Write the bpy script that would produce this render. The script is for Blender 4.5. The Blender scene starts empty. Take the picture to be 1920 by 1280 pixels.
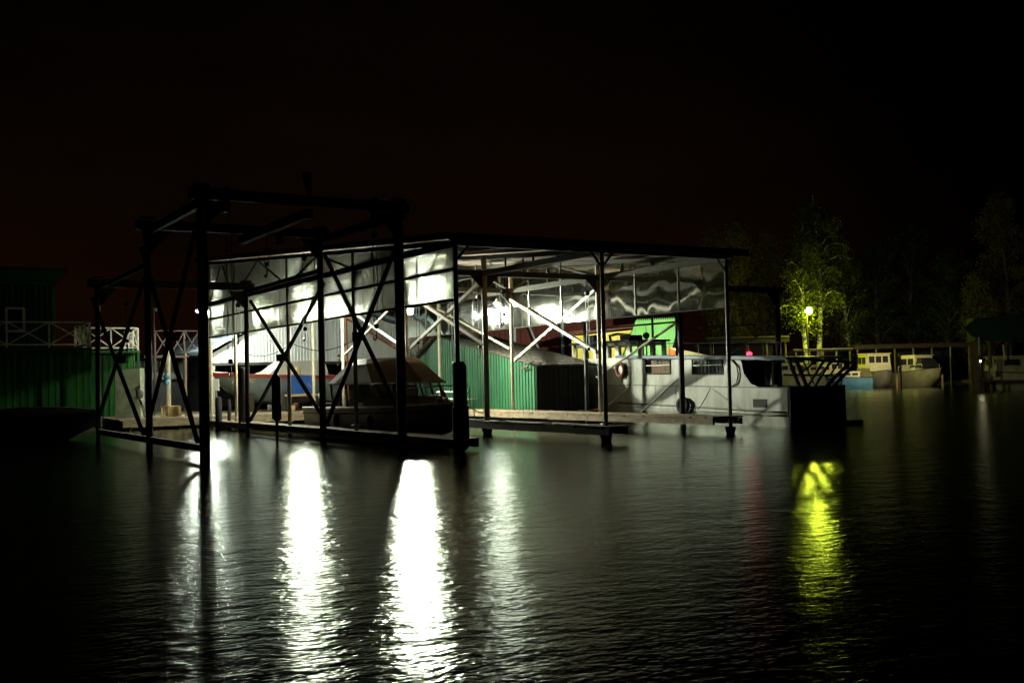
import bpy, math, random
import numpy as np
from mathutils import Vector, Matrix, Quaternion

random.seed(7)
rng = np.random.default_rng(11)
PI = math.pi
SC = bpy.context.scene
COL = SC.collection

# ------------------------------------------------------------------ camera
# World axes follow the boat shelter: x across its open end, y along its length, z up, water at z = 0.
CAM = Vector((-12.03, -21.95, 1.7))
FPX = 2000.0
YAW = Vector((0.525, 0.851, 0)).normalized()
LAT = Vector((YAW.y, -YAW.x, 0))
PITCH, ROLL = math.radians(1.92), math.radians(1.35)
FW = YAW * math.cos(PITCH) + Vector((0, 0, 1)) * math.sin(PITCH)
UP0 = Vector((0, 0, 1)) * math.cos(PITCH) - YAW * math.sin(PITCH)
RT = LAT * math.cos(ROLL) - UP0 * math.sin(ROLL)
UP = UP0 * math.cos(ROLL) + LAT * math.sin(ROLL)
cam_data = bpy.data.cameras.new('camera')
cam_data.sensor_width = 36.0
cam_data.lens = 36.0 * FPX / 1920.0
cam_data.clip_start = 0.1
cam_data.clip_end = 3000.0
cam = bpy.data.objects.new('camera', cam_data)
COL.objects.link(cam)
rot = Matrix((RT, UP, -FW)).transposed()
cam.matrix_world = Matrix.Translation(CAM) @ rot.to_4x4()
SC.camera = cam

# ------------------------------------------------------------------ night sky
world = bpy.data.worlds.new('World')
SC.world = world
world.use_nodes = True
nt = world.node_tree
nt.nodes.clear()
wo = nt.nodes.new('ShaderNodeOutputWorld')
bg1 = nt.nodes.new('ShaderNodeBackground')
bg2 = nt.nodes.new('ShaderNodeBackground')
addw = nt.nodes.new('ShaderNodeAddShader')
sky = nt.nodes.new('ShaderNodeTexSky')
sky.sky_type = 'NISHITA'
sky.sun_disc = False
sky.sun_elevation = math.radians(-9)
sky.sun_rotation = math.radians(-120)
nt.links.new(sky.outputs[0], bg1.inputs[0])
bg1.inputs[1].default_value = 0.02
tc = nt.nodes.new('ShaderNodeTexCoord')
sep = nt.nodes.new('ShaderNodeSeparateXYZ')
nt.links.new(tc.outputs['Generated'], sep.inputs[0])
ramp = nt.nodes.new('ShaderNodeValToRGB')          # town glow low on the horizon
ramp.color_ramp.elements[0].position = 0.0
ramp.color_ramp.elements[0].color = (0.0062, 0.0017, 0.0004, 1)
ramp.color_ramp.elements[1].position = 0.42
ramp.color_ramp.elements[1].color = (0.00035, 0.0003, 0.0002, 1)
e = ramp.color_ramp.elements.new(0.16)
e.color = (0.0034, 0.0013, 0.0004, 1)
nt.links.new(sep.outputs[2], ramp.inputs[0])
nt.links.new(ramp.outputs[0], bg2.inputs[0])
dotn = nt.nodes.new('ShaderNodeVectorMath')        # the town lies inland, beyond the shelter
dotn.operation = 'DOT_PRODUCT'
dotn.inputs[1].default_value = tuple((YAW * 2000 + LAT * -420).normalized())
nt.links.new(tc.outputs['Generated'], dotn.inputs[0])
mr = nt.nodes.new('ShaderNodeMapRange')
mr.interpolation_type = 'SMOOTHSTEP'
mr.inputs['From Min'].default_value = 0.78
mr.inputs['From Max'].default_value = 1.0
mr.inputs['To Min'].default_value = 0.08
mr.inputs['To Max'].default_value = 1.0
nt.links.new(dotn.outputs['Value'], mr.inputs['Value'])
cl = nt.nodes.new('ShaderNodeTexNoise')             # thin cloud catching the town glow
cl.inputs['Scale'].default_value = 3.2
cl.inputs['Detail'].default_value = 6
cmap = nt.nodes.new('ShaderNodeMapping')
cmap.inputs['Scale'].default_value = (1, 1, 3)
nt.links.new(tc.outputs['Generated'], cmap.inputs[0])
nt.links.new(cmap.outputs[0], cl.inputs[0])
cr = nt.nodes.new('ShaderNodeMapRange')
cr.inputs['From Min'].default_value = 0.3
cr.inputs['From Max'].default_value = 0.7
cr.inputs['To Min'].default_value = 0.6
cr.inputs['To Max'].default_value = 1.35
nt.links.new(cl.outputs[0], cr.inputs['Value'])
mu = nt.nodes.new('ShaderNodeMath')
mu.operation = 'MULTIPLY'
nt.links.new(mr.outputs[0], mu.inputs[0])
nt.links.new(cr.outputs[0], mu.inputs[1])
nt.links.new(mu.outputs[0], bg2.inputs[1])
nt.links.new(bg1.outputs[0], addw.inputs[0])
nt.links.new(bg2.outputs[0], addw.inputs[1])
nt.links.new(addw.outputs[0], wo.inputs[0])

SC.view_settings.view_transform = 'Standard'
SC.view_settings.look = 'None'
SC.view_settings.exposure = 0.0
SC.view_settings.gamma = 1.0
SC.view_settings.use_curve_mapping = False
SC.cycles.use_denoising = True
SC.cycles.max_bounces = 10
SC.cycles.diffuse_bounces = 3
SC.cycles.glossy_bounces = 4
SC.cycles.transmission_bounces = 8
SC.cycles.transparent_max_bounces = 16
SC.cycles.sample_clamp_indirect = 10.0
SC.cycles.caustics_refractive = True
SC.cycles.blur_glossy = 0.3

LAMP_WHITE = 3600.0      # emission of the lamps under the shelter roof

# ------------------------------------------------------------------ pixel -> place helpers (1920x1280 photograph)
def ray(u, v):
    return FW + RT * ((u - 960) / FPX) + UP * ((640 - v) / FPX)
def hit(u, v, ax, val):
    d = ray(u, v)
    return CAM + d * ((val - CAM[ax]) / d[ax])
def on_x(u, v, x): return hit(u, v, 0, x)
def on_y(u, v, y): return hit(u, v, 1, y)
def on_z(u, v, z): return hit(u, v, 2, z)
def at_d(u, v, D):
    d = ray(u, v)
    return CAM + d * (D / d.dot(YAW))
def gp(L, D, z=0.0):                                # plan position: L metres to the right, D metres away
    p = CAM + LAT * L + YAW * D
    return Vector((p.x, p.y, z))

# ------------------------------------------------------------------ materials
MATS = {}
def new_mat(name):
    m = bpy.data.materials.new(name)
    m.use_nodes = True
    n = m.node_tree.nodes
    b = n.get('Principled BSDF')
    MATS[name] = m
    return m, m.node_tree, b
def mat(name, col, rough=0.6, metal=0.0, var=0.25, scale=3.0, col2=None, bump=0.0, bscale=40.0, coat=0.0, stretch=(1, 1, 1)):
    m, t, b = new_mat(name)
    tcn = t.nodes.new('ShaderNodeTexCoord')
    mp = t.nodes.new('ShaderNodeMapping')
    mp.inputs['Scale'].default_value = stretch
    t.links.new(tcn.outputs['Object'], mp.inputs[0])
    nz = t.nodes.new('ShaderNodeTexNoise')
    nz.inputs['Scale'].default_value = scale
    nz.inputs['Detail'].default_value = 7
    nz.inputs['Roughness'].default_value = 0.65
    t.links.new(mp.outputs[0], nz.inputs[0])
    rp = t.nodes.new('ShaderNodeValToRGB')
    c2 = col2 or tuple(c * (1 - var) for c in col)
    rp.color_ramp.elements[0].position = 0.35
    rp.color_ramp.elements[0].color = (*c2, 1)
    rp.color_ramp.elements[1].position = 0.62
    rp.color_ramp.elements[1].color = (*col, 1)
    t.links.new(nz.outputs[0], rp.inputs[0])
    t.links.new(rp.outputs[0], b.inputs['Base Color'])
    b.inputs['Roughness'].default_value = rough
    b.inputs['Metallic'].default_value = metal
    b.inputs['Coat Weight'].default_value = coat
    if bump:
        bp = t.nodes.new('ShaderNodeBump')
        n2 = t.nodes.new('ShaderNodeTexNoise')
        n2.inputs['Scale'].default_value = bscale
        n2.inputs['Detail'].default_value = 4
        t.links.new(mp.outputs[0], n2.inputs[0])
        t.links.new(n2.outputs[0], bp.inputs['Height'])
        bp.inputs['Strength'].default_value = bump
        bp.inputs['Distance'].default_value = 0.02
        t.links.new(bp.outputs[0], b.inputs['Normal'])
    return m
def emis(name, col, strength):
    m, t, b = new_mat(name)
    b.inputs['Base Color'].default_value = (*col, 1)
    b.inputs['Emission Color'].default_value = (*col, 1)
    b.inputs['Emission Strength'].default_value = strength
    return m

mat('rust_steel', (0.055, 0.032, 0.024), 0.75, 0.1, col2=(0.025, 0.016, 0.013), scale=5, bump=0.3)
mat('black_rubber', (0.018, 0.018, 0.018), 0.85, bump=0.3)
mat('dark_steel', (0.05, 0.052, 0.05), 0.55, 0.3, scale=6, bump=0.1)
mat('post_paint', (0.34, 0.34, 0.29), 0.45, 0.0, col2=(0.25, 0.22, 0.16), scale=4, bump=0.1)
mat('bracket_paint', (0.05, 0.052, 0.046), 0.85, 0.0, scale=4)
MATS['bracket_paint'].node_tree.nodes['Principled BSDF'].inputs['Specular IOR Level'].default_value = 0.2
mat('white_post', (0.68, 0.62, 0.46), 0.55, var=0.2, scale=4)
mat('ceiling_wood', (0.44, 0.23, 0.085), 0.7, col2=(0.24, 0.12, 0.045), scale=2.5, stretch=(0.5, 6, 1), bump=0.2)
mat('dock_wood', (0.30, 0.23, 0.14), 0.8, col2=(0.16, 0.12, 0.075), scale=3, stretch=(1, 1, 3), bump=0.4)
mat('dark_wood', (0.07, 0.055, 0.04), 0.8, scale=3, bump=0.3)
mat('roof_felt', (0.035, 0.034, 0.033), 0.9, scale=2, bump=0.3)
mat('shed_green', (0.030, 0.14, 0.062), 0.42, col2=(0.017, 0.085, 0.042), scale=1.6, stretch=(1.5, 1.5, 0.25))
mat('house_green', (0.008, 0.066, 0.006), 0.6, col2=(0.003, 0.030, 0.003), scale=1.4, stretch=(1.6, 1.6, 0.3))
mat('house_frame', (0.008, 0.06, 0.018), 0.5, scale=3)
mat('rail_white', (0.55, 0.52, 0.42), 0.6, col2=(0.35, 0.32, 0.24), scale=6)
mat('tile_grey', (0.17, 0.155, 0.13), 0.8, col2=(0.085, 0.08, 0.07), scale=4, bump=0.3)
mat('wall_white', (0.82, 0.85, 0.84), 0.45, col2=(0.70, 0.74, 0.75), scale=0.8)
mat('roof_blue', (0.35, 0.48, 0.58), 0.5, scale=1.5)
mat('barn_red', (0.12, 0.02, 0.013), 0.7, col2=(0.06, 0.012, 0.009), scale=1.5)
mat('wall_yellow', (0.72, 0.62, 0.02), 0.5, col2=(0.6, 0.5, 0.02), scale=1.0)
mat('roof_lime', (0.27, 0.62, 0.22), 0.4, col2=(0.22, 0.52, 0.18), scale=0.7)
mat('plaster', (0.36, 0.40, 0.27), 0.85, col2=(0.20, 0.23, 0.15), scale=2.5, bump=0.4, bscale=12)
mat('hull_grey', (0.40, 0.41, 0.37), 0.42, col2=(0.25, 0.25, 0.215), scale=1.7, bump=0.25, bscale=3, stretch=(1, 1.3, 0.4))
mat('hull_slate', (0.16, 0.20, 0.21), 0.4, scale=1.5)
mat('stripe_red', (0.33, 0.022, 0.018), 0.4, scale=2)
mat('deck_blue', (0.03, 0.09, 0.20), 0.45, scale=3)
mat('cabin_white', (0.62, 0.61, 0.54), 0.4, var=0.12, scale=2)
mat('cabin_cream', (0.66, 0.60, 0.33), 0.5, col2=(0.52, 0.46, 0.24), scale=2)
mat('canvas_tan', (0.115, 0.088, 0.065), 0.85, scale=5, bump=0.2)
mat('hull_dark', (0.055, 0.052, 0.045), 0.45, scale=2)
mat('hull_taupe', (0.17, 0.15, 0.12), 0.45, scale=2)
mat('trim_black', (0.012, 0.012, 0.012), 0.8)
mat('matte_black', (0.006, 0.006, 0.006), 1.0)
for nm_ in ('house_green', 'house_frame'):
    MATS[nm_].node_tree.nodes['Principled BSDF'].inputs['Specular IOR Level'].default_value = 0.12
MATS['matte_black'].node_tree.nodes['Principled BSDF'].inputs['Specular IOR Level'].default_value = 0.05
mat('curtain', (0.75, 0.55, 0.42), 0.85, var=0.15, scale=6, stretch=(1, 6, 1))
mat('chrome', (0.6, 0.6, 0.58), 0.22, 1.0, var=0.1)
mat('ring_red', (0.11, 0.014, 0.012), 0.6)
mat('orange', (0.75, 0.16, 0.03), 0.5)
mat('cabinet_blue', (0.02, 0.11, 0.48), 0.45, var=0.15, scale=2)
mat('buoy_blue', (0.06, 0.33, 0.60), 0.4)
mat('box_beige', (0.62, 0.47, 0.22), 0.7, var=0.15)
mat('hull_blue', (0.09, 0.23, 0.34), 0.4, scale=2)
mat('hull_olive', (0.16, 0.15, 0.07), 0.5, scale=2)
mat('tarp_olive', (0.14, 0.12, 0.06), 0.8, scale=3)
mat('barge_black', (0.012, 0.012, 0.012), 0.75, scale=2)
mat('pile_brown', (0.15, 0.10, 0.04), 0.85, scale=4, bump=0.4)
mat('roof_green_dark', (0.012, 0.05, 0.025), 0.7)
mat('bank_earth', (0.06, 0.052, 0.035), 0.95, col2=(0.03, 0.04, 0.018), scale=0.6, bump=0.5, bscale=4)
mat('concrete', (0.36, 0.34, 0.27), 0.85, col2=(0.24, 0.22, 0.17), scale=2, bump=0.3, bscale=20)
mat('chain_steel', (0.11, 0.11, 0.10), 0.4, 0.8)
mat('pole_pink', (0.40, 0.28, 0.20), 0.6)
mat('letter_yellow', (0.70, 0.60, 0.20), 0.5, var=0.1)
mat('rope', (0.3, 0.25, 0.18), 0.9)
emis('lamp_tube', (0.95, 1.0, 0.76), LAMP_WHITE)
emis('hall_tube', (0.95, 1.0, 0.84), 2000.0)
emis('small_bulb', (0.95, 1.0, 0.82), 900.0)
emis('flood_lens', (0.95, 1.0, 0.76), 12500.0)
emis('yard_bulb', (0.98, 1.0, 0.72), 5200.0)
emis('dock_bulb', (1.0, 0.90, 0.55), 4200.0)
emis('dock_bulb2', (1.0, 0.85, 0.5), 40.0)
emis('sodium_bulb', (0.88, 1.0, 0.06), 640.0)
emis('red_light', (1.0, 0.02, 0.05), 9.0)

def glass_mat():
    m, t, b = new_mat('window_glass')
    b.inputs['Base Color'].default_value = (0.02, 0.025, 0.025, 1)
    b.inputs['Roughness'].default_value = 0.08
    b.inputs['Alpha'].default_value = 0.2
glass_mat()
def dark_glass():
    m, t, b = new_mat('dark_glass')
    b.inputs['Base Color'].default_value = (0.012, 0.014, 0.014, 1)
    b.inputs['Roughness'].default_value = 0.12
dark_glass()

def bark_mat():
    m, t, b = new_mat('birch_bark')
    tcn = t.nodes.new('ShaderNodeTexCoord')
    mp = t.nodes.new('ShaderNodeMapping')
    mp.inputs['Scale'].default_value = (2, 2, 7)
    nz = t.nodes.new('ShaderNodeTexNoise')
    nz.inputs['Scale'].default_value = 0.9
    nz.inputs['Detail'].default_value = 5
    rp = t.nodes.new('ShaderNodeValToRGB')
    rp.color_ramp.elements[0].position = 0.40
    rp.color_ramp.elements[0].color = (0.05, 0.045, 0.035, 1)
    rp.color_ramp.elements[1].position = 0.52
    rp.color_ramp.elements[1].color = (0.52, 0.50, 0.42, 1)
    t.links.new(tcn.outputs['Object'], mp.inputs[0])
    t.links.new(mp.outputs[0], nz.inputs[0])
    t.links.new(nz.outputs[0], rp.inputs[0])
    t.links.new(rp.outputs[0], b.inputs['Base Color'])
    b.inputs['Roughness'].default_value = 0.85
bark_mat()
mat('dark_bark', (0.09, 0.085, 0.07), 0.9, col2=(0.03, 0.028, 0.022), scale=3)
def leaf_mat(name, c1, c2):
    m, t, b = new_mat(name)
    t.nodes.remove(b)
    out = [n for n in t.nodes if n.type == 'OUTPUT_MATERIAL'][0]
    oi = t.nodes.new('ShaderNodeTexCoord')
    nz = t.nodes.new('ShaderNodeTexNoise')
    nz.inputs['Scale'].default_value = 1.7
    nz.inputs['Detail'].default_value = 4
    rp = t.nodes.new('ShaderNodeValToRGB')
    rp.color_ramp.elements[0].position = 0.4
    rp.color_ramp.elements[0].color = (*c1, 1)
    rp.color_ramp.elements[1].position = 0.6
    rp.color_ramp.elements[1].color = (*c2, 1)
    t.links.new(oi.outputs['Object'], nz.inputs[0])
    t.links.new(nz.outputs[0], rp.inputs[0])
    d = t.nodes.new('ShaderNodeBsdfDiffuse')
    tr = t.nodes.new('ShaderNodeBsdfTranslucent')
    mx = t.nodes.new('ShaderNodeMixShader')
    mx.inputs[0].default_value = 0.35
    for s in (d, tr):
        t.links.new(rp.outputs[0], s.inputs[0])
    t.links.new(d.outputs[0], mx.inputs[1])
    t.links.new(tr.outputs[0], mx.inputs[2])
    t.links.new(mx.outputs[0], out.inputs[0])
leaf_mat('leaf_birch', (0.05, 0.07, 0.012), (0.10, 0.115, 0.025))
leaf_mat('leaf_brown', (0.11, 0.10, 0.02), (0.17, 0.15, 0.035))
leaf_mat('leaf_dark', (0.03, 0.055, 0.015), (0.05, 0.08, 0.02))

def water_mat():
    m, t, b = new_mat('water')
    t.nodes.remove(b)
    out = [n for n in t.nodes if n.type == 'OUTPUT_MATERIAL'][0]
    tcn = t.nodes.new('ShaderNodeTexCoord')
    pat = t.nodes.new('ShaderNodeTexNoise')           # calm and ruffled patches
    pat.inputs['Scale'].default_value = 0.13
    pat.inputs['Detail'].default_value = 3
    t.links.new(tcn.outputs['Object'], pat.inputs[0])
    pr_ = t.nodes.new('ShaderNodeMapRange')
    pr_.inputs['From Min'].default_value = 0.35
    pr_.inputs['From Max'].default_value = 0.65
    pr_.inputs['To Min'].default_value = 0.55
    pr_.inputs['To Max'].default_value = 1.15
    t.links.new(pat.outputs[0], pr_.inputs['Value'])
    prev = None
    for sc_, det, dist in ((0.5, 2.0, 0.018), (2.6, 2.0, 0.016), (8.0, 2.0, 0.0095), (19.0, 1.0, 0.0042)):
        mp = t.nodes.new('ShaderNodeMapping')
        mp.inputs['Rotation'].default_value = (0, 0, math.radians(32))
        mp.inputs['Scale'].default_value = (0.75, 1.25, 1)
        nz = t.nodes.new('ShaderNodeTexNoise')
        nz.inputs['Scale'].default_value = sc_
        nz.inputs['Detail'].default_value = det
        bp = t.nodes.new('ShaderNodeBump')
        bp.inputs['Distance'].default_value = dist
        t.links.new(pr_.outputs[0], bp.inputs['Strength'])
        t.links.new(tcn.outputs['Object'], mp.inputs[0])
        t.links.new(mp.outputs[0], nz.inputs[0])
        t.links.new(nz.outputs[0], bp.inputs['Height'])
        if prev:
            t.links.new(prev.outputs[0], bp.inputs['Normal'])
        prev = bp
    gls = t.nodes.new('ShaderNodeBsdfGlossy')
    gls.distribution = 'BECKMANN'
    gls.inputs['Roughness'].default_value = 0.22
    gls.inputs['Color'].default_value = (0.92, 1.0, 0.92, 1)
    dfs = t.nodes.new('ShaderNodeBsdfDiffuse')
    dfs.inputs['Color'].default_value = (0.0015, 0.003, 0.002, 1)
    fr = t.nodes.new('ShaderNodeFresnel')
    fr.inputs['IOR'].default_value = 1.333
    mx = t.nodes.new('ShaderNodeMixShader')
    for n_ in (gls, fr):
        t.links.new(prev.outputs[0], n_.inputs['Normal'])
    t.links.new(fr.outputs[0], mx.inputs[0])
    t.links.new(dfs.outputs[0], mx.inputs[1])
    t.links.new(gls.outputs[0], mx.inputs[2])
    t.links.new(mx.outputs[0], out.inputs[0])
water_mat()

def polycarb_mat(name, warp, gloss_w, clear, flute, rough, tint=1.0):
    """Fluted translucent plastic sheet: scatters what is behind it sideways, glossy skin."""
    m, t, b = new_mat(name)
    t.nodes.remove(b)
    out = [n for n in t.nodes if n.type == 'OUTPUT_MATERIAL'][0]
    tcn = t.nodes.new('ShaderNodeTexCoord')
    geo = t.nodes.new('ShaderNodeNewGeometry')
    wv = t.nodes.new('ShaderNodeTexWave')             # vertical flutes, one every 16 mm
    wv.wave_type = 'BANDS'
    wv.bands_direction = 'Y'
    wv.inputs['Scale'].default_value = 20.0
    t.links.new(geo.outputs['Position'], wv.inputs[0])
    fb = t.nodes.new('ShaderNodeBump')
    fb.inputs['Strength'].default_value = 1.0
    fb.inputs['Distance'].default_value = flute
    t.links.new(wv.outputs['Fac'], fb.inputs['Height'])
    nw = t.nodes.new('ShaderNodeTexNoise')            # the sheet is not quite flat
    nw.inputs['Scale'].default_value = 0.55
    nw.inputs['Detail'].default_value = 1.5
    t.links.new(geo.outputs['Position'], nw.inputs[0])
    wb = t.nodes.new('ShaderNodeBump')
    wb.inputs['Strength'].default_value = 1.0
    wb.inputs['Distance'].default_value = warp
    t.links.new(nw.outputs[0], wb.inputs['Height'])
    wn = t.nodes.new('ShaderNodeTexWhiteNoise')       # web thickness differs from flute to flute
    wmp = t.nodes.new('ShaderNodeVectorMath')
    wmp.operation = 'SCALE'
    wmp.inputs['Scale'].default_value = 160.0
    t.links.new(geo.outputs['Position'], wmp.inputs[0])
    t.links.new(wmp.outputs[0], wn.inputs['Vector'])
    wr = t.nodes.new('ShaderNodeMapRange')
    wr.inputs['To Min'].default_value = 1.04
    wr.inputs['To Max'].default_value = 1.62
    t.links.new(wn.outputs['Value'], wr.inputs['Value'])
    gl = t.nodes.new('ShaderNodeBsdfRefraction')
    gl.inputs['Roughness'].default_value = rough
    gl.inputs['Color'].default_value = (0.125, 0.13, 0.115, 1)
    t.links.new(wr.outputs[0], gl.inputs['IOR'])
    t.links.new(fb.outputs[0], gl.inputs['Normal'])
    tr = t.nodes.new('ShaderNodeBsdfTranslucent')
    dt = t.nodes.new('ShaderNodeTexNoise')
    dt.inputs['Scale'].default_value = 1.3
    dt.inputs['Detail'].default_value = 5
    mpd = t.nodes.new('ShaderNodeMapping')
    mpd.inputs['Scale'].default_value = (1, 7, 0.6)
    t.links.new(geo.outputs['Position'], mpd.inputs[0])
    t.links.new(mpd.outputs[0], dt.inputs[0])
    rp = t.nodes.new('ShaderNodeValToRGB')
    rp.color_ramp.elements[0].position = 0.3
    rp.color_ramp.elements[0].color = (0.46 * tint, 0.47 * tint, 0.42 * tint, 1)
    rp.color_ramp.elements[1].position = 0.7
    rp.color_ramp.elements[1].color = (0.72 * tint, 0.74 * tint, 0.68 * tint, 1)
    t.links.new(dt.outputs[0], rp.inputs[0])
    t.links.new(rp.outputs[0], tr.inputs[0])
    mx = t.nodes.new('ShaderNodeMixShader')
    mx.inputs[0].default_value = clear
    t.links.new(tr.outputs[0], mx.inputs[1])
    t.links.new(gl.outputs[0], mx.inputs[2])
    gs = t.nodes.new('ShaderNodeBsdfGlossy')
    gs.inputs['Roughness'].default_value = 0.06
    gs.inputs['Color'].default_value = (0.9, 0.92, 0.86, 1)
    t.links.new(wb.outputs[0], gs.inputs['Normal'])
    mg = t.nodes.new('ShaderNodeMixShader')
    mg.inputs[0].default_value = gloss_w
    t.links.new(mx.outputs[0], mg.inputs[1])
    t.links.new(gs.outputs[0], mg.inputs[2])
    t.links.new(mg.outputs[0], out.inputs[0])
polycarb_mat('fluted_sheet', 0.02, 0.05, 0.84, 0.022, 0.22, 0.45)
polycarb_mat('warped_sheet', 0.06, 0.50, 0.08, 0.003, 0.38, 0.42)
def clear_mat():
    m, t, b = new_mat('clear_skin')                 # inner skin of the twin-wall sheet
    t.nodes.remove(b)
    out = [n for n in t.nodes if n.type == 'OUTPUT_MATERIAL'][0]
    c = t.nodes.new('ShaderNodeBsdfTransparent')
    c.inputs[0].default_value = (0.95, 0.96, 0.93, 1)
    t.links.new(c.outputs[0], out.inputs[0])
clear_mat()

# ------------------------------------------------------------------ mesh helpers
class M:
    def __init__(self):
        self.v, self.f, self.mi = [], [], []
    def add(self, vs, fs):
        o = len(self.v)
        self.v += [tuple(p) for p in vs]
        self.f += [tuple(i + o for i in f) for f in fs]
        return self
    def box(self, x0, x1, y0, y1, z0, z1):
        return self.hexa([(x0, y0), (x1, y0), (x1, y1), (x0, y1)], z0, z1)
    def hexa(self, poly, z0, z1):
        n = len(poly)
        vs = [(x, y, z0) for x, y in poly] + [(x, y, z1) for x, y in poly]
        fs = [tuple(range(n - 1, -1, -1)), tuple(range(n, 2 * n))]
        fs += [(i, (i + 1) % n, n + (i + 1) % n, n + i) for i in range(n)]
        return self.add(vs, fs)
    def prism(self, pts, off):
        pts = [Vector(p) for p in pts]
        off = Vector(off)
        n = len(pts)
        nn = Vector((0, 0, 0))
        for i in range(n):
            nn += pts[i].cross(pts[(i + 1) % n])
        if nn.dot(off) < 0:
            pts.reverse()
        vs = pts + [p + off for p in pts]
        fs = [tuple(range(n - 1, -1, -1)), tuple(range(n, 2 * n))]
        fs += [(i, (i + 1) % n, n + (i + 1) % n, n + i) for i in range(n)]
        return self.add(vs, fs)
    def beam(self, p, q, w, h=None, up=(0, 0, 1)):
        h = h or w
        p, q = Vector(p), Vector(q)
        d = (q - p).normalized()
        up = Vector(up)
        s = d.cross(up)
        if s.length < 1e-4:
            s = d.cross(Vector((1, 0, 0)))
        s.normalize()
        t = s.cross(d)
        vs = []
        for c in (p, q):
            for a, b in ((-1, -1), (1, -1), (1, 1), (-1, 1)):
                vs.append(c + s * (a * w / 2) + t * (b * h / 2))
        return self.add(vs, [(3, 2, 1, 0), (4, 5, 6, 7), (0, 1, 5, 4), (1, 2, 6, 5), (2, 3, 7, 6), (3, 0, 4, 7)])
    def tube(self, pts, r, n=8, cap=True):
        pts = [Vector(p) for p in pts]
        rs = r if isinstance(r, (list, tuple)) else [r] * len(pts)
        k = len(pts)
        vs, fs = [], []
        s = None
        for i, p in enumerate(pts):
            d = (pts[min(i + 1, k - 1)] - pts[max(i - 1, 0)]).normalized()
            if s is None:
                s = d.cross(Vector((0, 0, 1)))
                if s.length < 1e-3:
                    s = Vector((1, 0, 0))
            s = (s - d * s.dot(d)).normalized()
            t = d.cross(s)
            for j in range(n):
                a = 2 * PI * j / n
                vs.append(p + (s * math.cos(a) + t * math.sin(a)) * rs[i])
        for i in range(k - 1):
            for j in range(n):
                a, b = i * n + j, i * n + (j + 1) % n
                fs.append((a, b, b + n, a + n))
        if cap:
            fs.append(tuple(range(n - 1, -1, -1)))
            fs.append(tuple(range((k - 1) * n, k * n)))
        return self.add(vs, fs)
    def lathe(self, c, prof, n=16, axis='z'):
        vs, fs = [], []
        for r, h in prof:
            for j in range(n):
                a = 2 * PI * j / n
                q = (r * math.cos(a), r * math.sin(a), h)
                if axis == 'x': q = (q[2], q[0], q[1])
                if axis == 'y': q = (q[0], q[2], q[1])
                vs.append((c[0] + q[0], c[1] + q[1], c[2] + q[2]))
        for i in range(len(prof) - 1):
            for j in range(n):
                a, b = i * n + j, i * n + (j + 1) % n
                fs.append((a, b, b + n, a + n))
        fs.append(tuple(range(n - 1, -1, -1)))
        fs.append(tuple(range((len(prof) - 1) * n, len(prof) * n)))
        return self.add(vs, fs)
    def torus(self, c, R, r, axis='x', n=24, k=10, sq=1.0):
        vs, fs = [], []
        for i in range(n):
            a = 2 * PI * i / n
            for j in range(k):
                b = 2 * PI * j / k
                rr = R + r * math.cos(b)
                q = (r * sq * math.sin(b), rr * math.cos(a), rr * math.sin(a))
                if axis == 'y': q = (q[1], q[0], q[2])
                if axis == 'z': q = (q[1], q[2], q[0])
                vs.append((c[0] + q[0], c[1] + q[1], c[2] + q[2]))
        for i in range(n):
            for j in range(k):
                fs.append((i * k + j, ((i + 1) % n) * k + j, ((i + 1) % n) * k + (j + 1) % k, i * k + (j + 1) % k))
        return self.add(vs, fs)
    def sphere(self, c, r, n=12, k=8, sz=1.0):
        prof = [(max(0.001, r * math.sin(PI * i / k)), -r * sz * math.cos(PI * i / k)) for i in range(k + 1)]
        return self.lathe(c, prof, n)
    def grid(self, rows):
        nr, nc = len(rows), len(rows[0])
        vs = [p for r in rows for p in r]
        fs = [(i * nc + j, i * nc + j + 1, (i + 1) * nc + j + 1, (i + 1) * nc + j) for i in range(nr - 1) for j in range(nc - 1)]
        return self.add(vs, fs)
    def mesh(self, name, material, smooth=False):
        me = bpy.data.meshes.new(name)
        me.from_pydata(self.v, [], self.f)
        me.validate()
        if material:
            me.materials.append(MATS[material])
        if smooth:
            me.polygons.foreach_set('use_smooth', [True] * len(me.polygons))
        me.update()
        return me
    def part(self, name, material, parent, smooth=False, label=None):
        """Linked as a child; the vertices are given in the world for a root without rotation, else in the root's frame."""
        root = parent
        while root.parent:
            root = root.parent
        if not root.get('_local'):
            off = root.location
            self.v = [(x - off.x, y - off.y, z - off.z) for x, y, z in self.v]
        o = bpy.data.objects.new(name, self.mesh(name, material, smooth))
        COL.objects.link(o)
        o.parent = parent
        if label:
            o['label'] = label
        return o
    def thing(self, name, material, label=None, cat=None, group=None, kind=None, smooth=False):
        a = np.array(self.v)
        lo, hi = a.min(0), a.max(0)
        c = Vector(((lo[0] + hi[0]) / 2, (lo[1] + hi[1]) / 2, lo[2]))
        self.v = [(x - c.x, y - c.y, z - c.z) for x, y, z in self.v]
        o = bpy.data.objects.new(name, self.mesh(name, material, smooth))
        o.location = c
        COL.objects.link(o)
        tag(o, label, cat, group, kind)
        return o
def tag(o, label=None, cat=None, group=None, kind=None):
    if label: o['label'] = label
    if cat: o['category'] = cat
    if group: o['group'] = group
    if kind: o['kind'] = kind
def root(name, loc, label, cat, group=None, rz=None):
    o = bpy.data.objects.new(name, None)
    o.empty_display_size = 0.2
    o.location = loc
    if rz is not None:
        o.rotation_euler = (0, 0, rz)
        o['_local'] = 1
    COL.objects.link(o)
    tag(o, label, cat, group)
    return o
def copy_part(o, parent, loc):
    c = o.copy()
    COL.objects.link(c)
    c.parent = parent
    c.location = loc
    return c
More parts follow.
